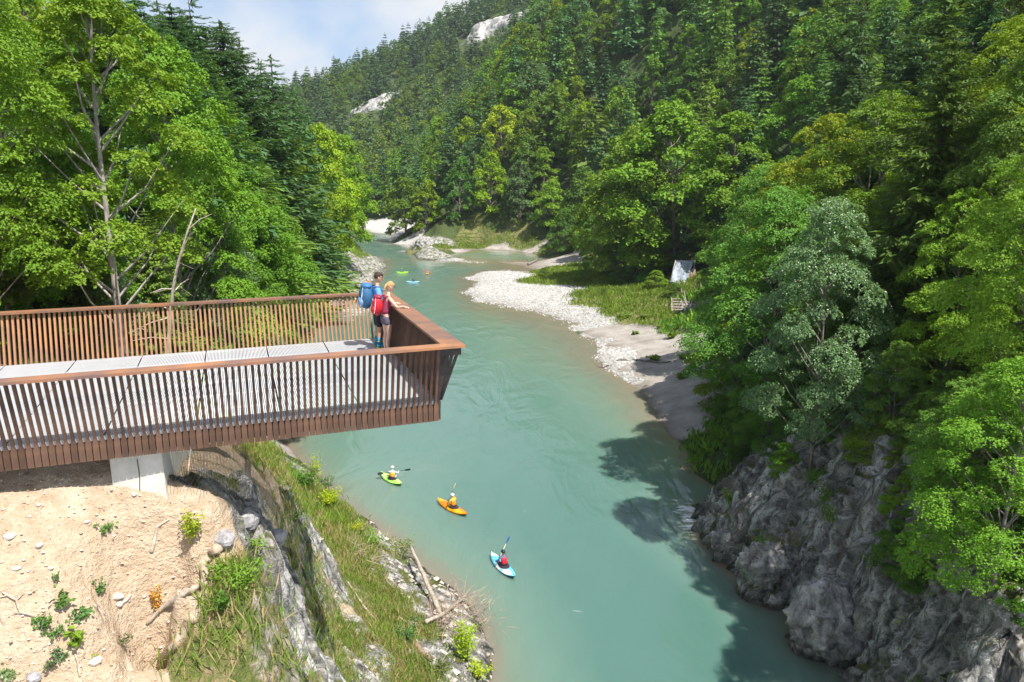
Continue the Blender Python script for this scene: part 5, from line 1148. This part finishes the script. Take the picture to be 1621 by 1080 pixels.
def twigheap(px, py, n, w, label):
    p = hit(px, py); rs = np.random.default_rng(int(px)); mb = MB()
    for i in range(n):
        s = rs.normal(size=3) * [w, w, .15]; s[2] = abs(s[2]); d = unit(rs.normal(size=3) * [1, 1, .6] + [.2, -.1, .35]) * rs.uniform(.3, 1.0) * w * 1.2; m = s + d * .5 + rs.normal(size=3) * .06
        mb.tube([s, m, s + d], np.array([.013, .008, .003]), 3, False)
    o = mb.build('twig_heap', simple('twigs', (.24, .17, .13), (.42, .33, .26), 5, .9)); o.location = p; tag(o, label, 'twigs', kind='stuff')
twigheap(690, 985, 260, .8, 'heap of dry brown twigs around the leaning log'); twigheap(735, 975, 160, .7, 'dry twigs sticking out over the water at the tip of the bank'); twigheap(560, 880, 120, .8, 'reddish brown dry stalks on the lower bank')
# net of steel wire over the rock under the platform
def netting():
    mb = MB(); rows = []
    for i in range(34):
        px = 265 + i * 5.2; col = [hit(px, py) for py in range(int(706 + i * .5), 792, 5)]; col = [c + [0, 0, .03] for c in col if c is not None and c[1] < 22]
        if len(col) > 2: rows.append(col); mb.tube(col, .0035, 3, False)
    o = mb.build('wire_netting', simple('zinc_wire', (.45, .42, .38), rough=.5, metal=.5)); tag(o, 'steel wire netting stretched over the rock beside the concrete abutment', 'netting')
netting()
def grass(name, label, area, n, h, w, mix, cond, seed, spread=.12, per=9, kind='stuff'):
    rs = np.random.default_rng(seed); x0, x1, y0, y1 = area; cl = np.column_stack([rs.uniform(x0, x1, n), rs.uniform(y0, y1, n)])
    W_ = weights(cl); ok = cond(cl, W_); cl = cl[ok]
    if not len(cl): return
    z = np.array([tz(x, y) for x, y in cl]); ok = z > .12; cl, z = cl[ok], z[ok]; m = len(cl)
    patch = fbm(np.column_stack([cl * .5, z * .3]), 3, seed); keep = patch > rs.uniform(-.55, .15, m) * 1; cl, z, patch = cl[keep], z[keep], patch[keep]; m = len(cl)
    b = np.repeat(np.column_stack([cl, z]), per, 0); b[:, :2] += rs.normal(size=(m * per, 2)) * spread
    d = rs.normal(size=(m * per, 3)) * .38; d[:, 2] = 1; L = np.repeat(h * (.6 + .8 * rs.random(m)), per) * rs.uniform(.6, 1.2, m * per); d = unit(d)
    mb = MB(); nn = rs.normal(size=(m * per, 3)); nn[:, 2] = .3; mb.leaves(b + d * L[:, None] * .42, nn, L, w, rs, np.clip(np.repeat(patch * .5 + .5, per) * .6 + rs.random(m * per) * .5, 0, 1), .04, d / .25 * 1.0 * 4)
    me = mb.mesh(name, False, True)
    for k in mix: me.materials.append(ML[k])
    me.polygons.foreach_set('material_index', (np.repeat(rs.random(m), per) * 1.0 > .68).astype(np.int32) if len(mix) > 1 else np.zeros(m * per, np.int32))
    o = link(name, me); tag(o, label, 'grass', kind=kind)
grass('grass', 'long green grass on the rocky bank below the platform', (-14, 2, 8.5, 48), 90000, .32, .06, ['grass', 'dry'], lambda c, w: (w[:, 1] + .25 * w[:, 2] > .30) & (rng.random(len(c)) < np.clip(2.2 - np.hypot(c[:, 0], c[:, 1]) * .03, .3, 1)), 1, per=9)
grass('grass', 'grass and herbs on the left bank slope behind the railing', (-60, -8, 24, 175), 60000, .5, .12, ['grass', 'bright'], lambda c, w: w[:, 1] > .35, 2, .3, 7)
grass('meadow', 'lush bright green meadow plants beside the gravel bar', (-24, 42, 90, 215), 52000, .5, .26, ['meadow', 'bright'], lambda c, w: w[:, 1] > .42, 3, .5, 7)
grass('grass', 'dark grass and moss in the joints of the right cliff', (8, 30, 16, 60), 22000, .28, .08, ['grass', 'mid'], lambda c, w: (w[:, 2] > .3) & (rng.random(len(c)) < .35) & (fbm(np.column_stack([c * .7, np.zeros(len(c))]), 3, 15) > .05), 4, .14, 8)
grass('weeds', 'wild undergrowth under the right bank trees', (12, 60, 20, 110), 40000, .6, .35, ['mid', 'bright'], lambda c, w: (w[:, 5] > .4), 5, .4, 6)
for k, (px, py, w) in enumerate([(1035, 572, 1.3), (1082, 568, 1.1), (1004, 530, .8), (1062, 535, 1.4), (1045, 520, 1.2), (1020, 505, 1.6), (985, 505, 1.8), (1080, 600, 1.2)]):
    p = hit(px, py)
    if p is not None: bush(px, py, w, w * .45, 240, .28, 'grass', ['wide', 'compact', 'small', 'ragged', 'upright', 'bushy', 'long', 'shaded'][k] + ' tuft of grass growing on the sand beach', 'grass tuft', 'grass_tuft', stems=9)
for k, (px, py) in enumerate([(1310, 800), (1345, 835), (1282, 770), (1400, 905), (1500, 880), (1210, 880), (1160, 800)]):
    bush(px, py, 1.0, .8, 300, .12, ['bright', 'mid'][k % 2], ['fern like bush in the middle of the cliff', 'small bush in a cleft of the cliff', 'bush near the upper left of the cliff', 'bush low on the ribbed cliff', 'shaded bush under the maple boughs', 'bush above the foot of the cliff', 'bush at the left corner of the cliff'][k])
def flowers():
    mb = MB(); rs = np.random.default_rng(3)
    for px, py in [(1140, 840), (1190, 862), (1200, 852), (1250, 912), (1318, 963), (1305, 1000), (1360, 982), (1435, 998), (1470, 1060), (1215, 872)]:
        p = hit(px, py)
        if p is None: continue
        c = p + rs.normal(size=(10, 3)) * [.15, .15, .06] + [0, 0, .12]; mb.leaves(c, rs.normal(size=c.shape) * .3 + [0, 0, 1], .07, .8, rs)
    o = mb.build('yellow_flowers', simple('yellow_petals', (.75, .55, .02), rough=.6)); tag(o, 'tiny yellow flowers dotted over the right cliff', 'flowers', kind='stuff')
flowers()
def cliffrock(px, py, r, fl, lab, sd_, mat=MSTONEG, amp=.5):
    p = hit(px, py); mb = MB(); mb.blob((0, 0, 0), (r, r * .8, r * fl), sd_, amp, 1.3, 56, 36)
    v = mb.v[0]; n = unit(v); vv_ = v / r; l1 = vv_ @ np.array([1.6, 2.2, 1.1]) + fbm(vv_ * .8, 3, sd_) * 1.1; l2 = vv_ @ np.array([-2.0, 1.2, 1.9]) + fbm(vv_ * 1.2, 3, sd_ + 4) * .8; v = v + n * ((fbm(vv_ * np.array([2.6, 2.6, 1.6]), 5, sd_, True) * .14 + (l1 - np.floor(l1) - .5) * .20 + (l2 - np.floor(l2) - .5) * .14) * r)[:, None]; mb.v[0] = v
    o = mb.build('boulder', MROCKB, None, True); o.location = p + [0, 0, -r * .15]; tag(o, lab, 'rock'); return o
def rockmat():
    m, t, p, o = newmat('cliff_boulder'); v = coord(t, scale=(1, 1, .6)); r1 = noise(t, v, 1.6, 8, .65, .7); r2 = noise(t, v, 7, 6, .65)
    c = ramp(t, r1, [(.3, (.06, .055, .05)), (.45, (.24, .23, .215)), (.56, (.42, .41, .385)), (.66, (.66, .64, .61))]).outputs[0]
    c = rgbmix(t, ramp(t, r2, [(.35, (.6, .6, .6)), (.5, (0, 0, 0))]).outputs[0], c, (.05, .045, .035)); t.links.new(c, p.inputs['Base Color']); p.inputs['Roughness'].default_value = .85
    bump(t, p, math_(t, 'ADD', r1, math_(t, 'MULTIPLY', r2, .4)), .9, .15); return m
MROCKB = rockmat()
cliffrock(1305, 985, 1.5, .95, 'rounded dark boulder standing in the water at the foot of the cliff', 5); cliffrock(1215, 890, 1.0, 1.0, 'pale grey rock knob at the waterline of the cliff', 9); cliffrock(1150, 855, .9, .8, 'low grey rock at the left foot of the cliff', 12)
cliffrock(668, 389, 2.4, 1.0, 'dark rock block at the far river bend', 15); cliffrock(690, 388, 2.2, .6, 'lower dark rock right of the block at the far river bend', 17)
# pebbles of the bar
def pebbles(name, label, area, n, rlo, rhi, cond, seed, mat):
    rs = np.random.default_rng(seed); x0, x1, y0, y1 = area; c = np.column_stack([rs.uniform(x0, x1, n), rs.uniform(y0, y1, n)]); W_ = weights(c); c = c[cond(c, W_)]
    z = np.array([tz(x, y) for x, y in c]); k = z > -.12; c, z = c[k], z[k]; m = len(c); r = rlo + (rhi - rlo) * rs.random(m) ** 3
    b = np.array([(1, 0, 0), (.3, .9, 0), (-.8, .6, 0), (-.8, -.6, 0), (.3, -.9, 0), (0, 0, .8), (0, 0, -.5)], float); f = [(0, 1, 5), (1, 2, 5), (2, 3, 5), (3, 4, 5), (4, 0, 5), (1, 0, 6), (2, 1, 6), (3, 2, 6), (4, 3, 6), (0, 4, 6)]
    V = b[None] * (1 + .3 * rs.normal(size=(m, 7, 3)).clip(-1, 1)) * r[:, None, None]; V = V + np.column_stack([c, z])[:, None]; F = np.array(f)[None] + np.arange(m)[:, None, None] * 7
    mb = MB(); mb.add(V.reshape(-1, 3), t=F.reshape(-1, 3), a=np.repeat(rs.random(m), 10)); me = mb.mesh(name, False, True); o = link(name, me, mat); tag(o, label, 'pebbles', kind='stuff')
def pebmat(name, a, b):
    m, t, p, o = newmat(name); at = t.nodes.new('ShaderNodeAttribute'); at.attribute_name = 'var'; t.links.new(rgbmix(t, at.outputs['Fac'], a, b), p.inputs['Base Color']); p.inputs['Roughness'].default_value = .9; return m
MPEB = pebmat('pebble_white', (.24, .235, .22), (.52, .51, .49)); MPEBS = pebmat('soil_crumb', (.34, .24, .17), (.62, .55, .47))
pebbles('river_pebbles', 'white pebbles covering the gravel bar', (-18, 26, 60, 178), 80000, .04, .20, lambda c, w: (w[:, 3] > .45), 1, MPEB)
pebbles('soil_crumbs', 'crumbs and pebbles scattered on the bare soil slope', (-12, -4, 6.5, 14), 6500, .006, .035, lambda c, w: (w[:, 0] > .6), 2, MPEBS)
pebbles('bank_stones', 'loose stones on the lower rocky bank', (-10, 0, 14, 50), 4000, .03, .22, lambda c, w: (w[:, 2] > .5), 3, pebmat('bank_stone', (.25, .22, .19), (.62, .56, .49)))
pebbles('shore_stones', 'stones along the left shore behind the railing', (-38, -10, 48, 160), 9000, .1, .5, lambda c, w: (w[:, 2] > .4), 4, pebmat('shore_stone', (.16, .15, .135), (.40, .37, .33)))
# ------------------------------------------------------------------ tarp shelter with wooden steps
def shelter():
    p = hit(1078, 447); root = empty('tarp_shelter', p, 0, 'silver grey tarp shelter leaning at the forest edge above the beach', 'shelter')
    mt_ = simple('silver_tarp', (.15, .18, .22), (.31, .35, .41), 1.6, .5, .7, .12, 2.0); mw = MDEAD
    n = 12; V = []; c = [np.array(q, float) for q in ((-2.0, -1.3, .1), (.1, -2.0, 0), (2.1, .8, 3.2), (-.8, 1.1, 3.1))]
    for th_ in (0, .03):
        for i in range(n + 1):
            for j in range(n + 1):
                u, v = i / n, j / n; q = (c[0] * (1 - u) + c[1] * u) * (1 - v) + (c[3] * (1 - u) + c[2] * u) * v; V.append(q + [0, -th_, .10 * math.sin(u * 9 + v * 5) - .25 * math.sin(u * math.pi) * math.sin(v * math.pi)])
    m = (n + 1) ** 2; F = []
    for i in range(n):
        for j in range(n): a = i * (n + 1) + j; F += [(a, a + 1, a + n + 2, a + n + 1), (m + a, m + a + n + 1, m + a + n + 2, m + a + 1)]
    for j in range(n): F += [(j, m + j, m + j + 1, j + 1), (n * (n + 1) + j, n * (n + 1) + j + 1, m + n * (n + 1) + j + 1, m + n * (n + 1) + j)]
    mb = MB(); mb.add(V, F); mb.build('tarp', mt_, root, True)
    for a, b in (((2.1, .84, -.2), (2.1, .84, 3.3)), ((-.8, 1.14, -.2), (-.8, 1.14, 3.2)), ((-.8, 1.14, 3.05), (2.1, .84, 3.15)), ((-2.0, -1.2, 0), (-.8, 1.14, 3.1))): mb = MB(); mb.tube([a, b], .06, 6); mb.build('pole', mw, root, True)
    mb = MB(); [mb.blob((.7 + .55 * i, -.4 + .35 * i, .6 + .35 * i), (.45, .4, .75), i, .4) for i in range(3)]; mb.tube([(.8, .6, 1.4), (2.2, .5, 1.8)], .12, 6); mb.build('brown_cover', simple('brown_cloth', (.22, .16, .11), (.35, .27, .20), 2), root, True)
    q = hit(1072, 494); st = empty('wooden_steps', q, 0, 'rough wooden steps with pole handrails climbing from the beach to the tarp shelter', 'steps'); up = (hit(1068, 462) - q); 
    for i in range(8):
        c_ = up * (i / 7.5) + [0, 0, .18]; mb = MB(); mb.box(c_, (1.3 + .2 * math.sin(i * 3), .28, .09), Matrix.Rotation(.08 * math.sin(i * 5), 3, 'Z')); mb.build('tread', simple('grey_plank', (.34, .28, .24), (.52, .46, .41), 3, .9), st)
    for s in (-1, 1): mb = MB(); mb.tube([np.array((s * .75, 0, 0)), up + [s * .6, 0, .1]], .08, 6); mb.build('stringer', mw, st, True)
    for a, b in (((1.4, 0, -.1), up + [.3, 0, 1.8]), ((1.6, 0, 0), up + [3.0, .5, 1.2]), ((1.3, -.3, 0), up * .4 + [.9, 0, 1.6])): mb = MB(); mb.tube([a, b], .05, 5); mb.build('handrail_pole', mw, st, True)
    mb = MB(); mb.tube([(-.6, -.1, .1), (2.2, -.2, .25)], .09, 6); mb.build('sill_log', MBARKD, st, True)
    a = hit(1107, 462); mb = MB(); mb.tube([(0, 0, -.2), (0, 0, 1.3)], .09, 7); o = mb.build('wooden_post', mw, None, True); o.location = a; tag(o, 'short wooden post standing right of the tarp shelter', 'post')
shelter()
limb([(975, 573), (1000, 571), (1020, 574), (1045, 575), (1070, 573)], [.05, .10, .07, .09, .05], MBARK, 'line of driftwood lying across the sand beach', 'driftwood', .08, 'driftwood', wig=.08, twigs=14, tw=1.0)
limb([(962, 580), (950, 585), (940, 580)], [.05, .07, .04], MBARKD, 'dark branch washed up at the water edge of the beach', 'branch', .1, 'branch', wig=.03, twigs=5, tw=.8)
limb([(880, 545), (892, 562)], [.06, .03], MBARKD, 'thin dead branch lying in the brown shallows', 'branch', .15, 'branch', twigs=3, tw=.8)
limb([(836, 421), (850, 414)], [.35, .2], MBARK, 'pale tree trunk stranded at the back channel', 'log', .3)
# rock face in the far mountain
def face(px, py, tmin, w, h, lab, sd_, mat=None, dx=0):
    """craggy rock slab lying on the slope where the view meets it, ragged in outline"""
    p = hit(px, py, tmin, 1200); x, y, z = p; e = 6.0; g = height0(np.array([[x, y], [x + e, y], [x, y + e]])); gn = unit(np.array([-(g[1] - g[0]) / e, -(g[2] - g[0]) / e, 1.0])); gn = unit(gn * [1, 1, .55])
    tx = unit(np.cross([0, 0, 1.0], gn)); ty = np.cross(gn, tx); nu, nv = 90, 70; u, v = np.meshgrid(np.linspace(-.5, .5, nu), np.linspace(-.5, .5, nv), indexing='ij'); u, v = u.ravel(), v.ravel()
    q = np.column_stack([u * w, v * h, 0 * u]); e1 = fbm(q * .09, 4, sd_); e2 = fbm(q * np.array([.12, .05, 1]) + 3, 5, sd_ + 1, True, .6)
    inside = 1 - np.hypot(u * 2, v * 2) ** 2 + e1 * .9; d = np.clip(inside, -.6, 1) * h * .22 + e2 * h * .07
    P_ = p + tx * (u * w - v * dx * 0)[:, None] + ty * (v * h + u * dx * w)[:, None] + gn * (d - 1.0)[:, None]
    ii = np.arange(nu * nv).reshape(nu, nv); f = np.stack([ii[:-1, :-1], ii[1:, :-1], ii[1:, 1:], ii[:-1, 1:]], -1).reshape(-1, 4); f = f[(inside[f] > -.35).all(1)]; ids, inv = np.unique(f, return_inverse=True)
    mb = MB(); mb.add(P_[ids], inv.reshape(-1, 4)); o = mb.build('rock_face', mat or MFACE, None, True); tag(o, lab, kind='structure')
def facemat():
    m, t, p, o = newmat('limestone_face'); v = coord(t, scale=(1, 1, .5)); r1 = noise(t, v, .16, 9, .65, .5); c = ramp(t, r1, [(.36, (.08, .10, .06)), (.45, (.22, .215, .20)), (.54, (.40, .39, .375)), (.68, (.58, .57, .55))]).outputs[0]
    t.links.new(c, p.inputs['Base Color']); p.inputs['Roughness'].default_value = .9; bump(t, p, r1, .8, 2.0); return m
MFACE = facemat()
face(772, 56, 480, 58, 30, 'pale limestone cliff face near the top of the distant mountain', 3, dx=.45)
face(584, 176, 400, 34, 18, 'pale rock slide low on the distant mountain side', 5, dx=.6)
face(598, 322, 262, 12, 24, 'grey rock wall at the left side of the far river bend', 7, MROCKB)
# ------------------------------------------------------------------ air
hm, ht, hp_, ho = newmat('haze'); ht.nodes.remove(hp_)
vol = ht.nodes.new('ShaderNodeVolumePrincipled'); vol.inputs['Color'].default_value = (.80, .90, 1, 1); vol.inputs['Density'].default_value = HAZE; vol.inputs['Anisotropy'].default_value = .2
ht.links.new(vol.outputs[0], ho.inputs['Volume'])
mb = MB(); mb.box((0, 500, 205), (3400, 3400, 440)); hz_ = mb.build('haze', hm); tag(hz_, 'thin pale summer haze in the valley air', kind='stuff')
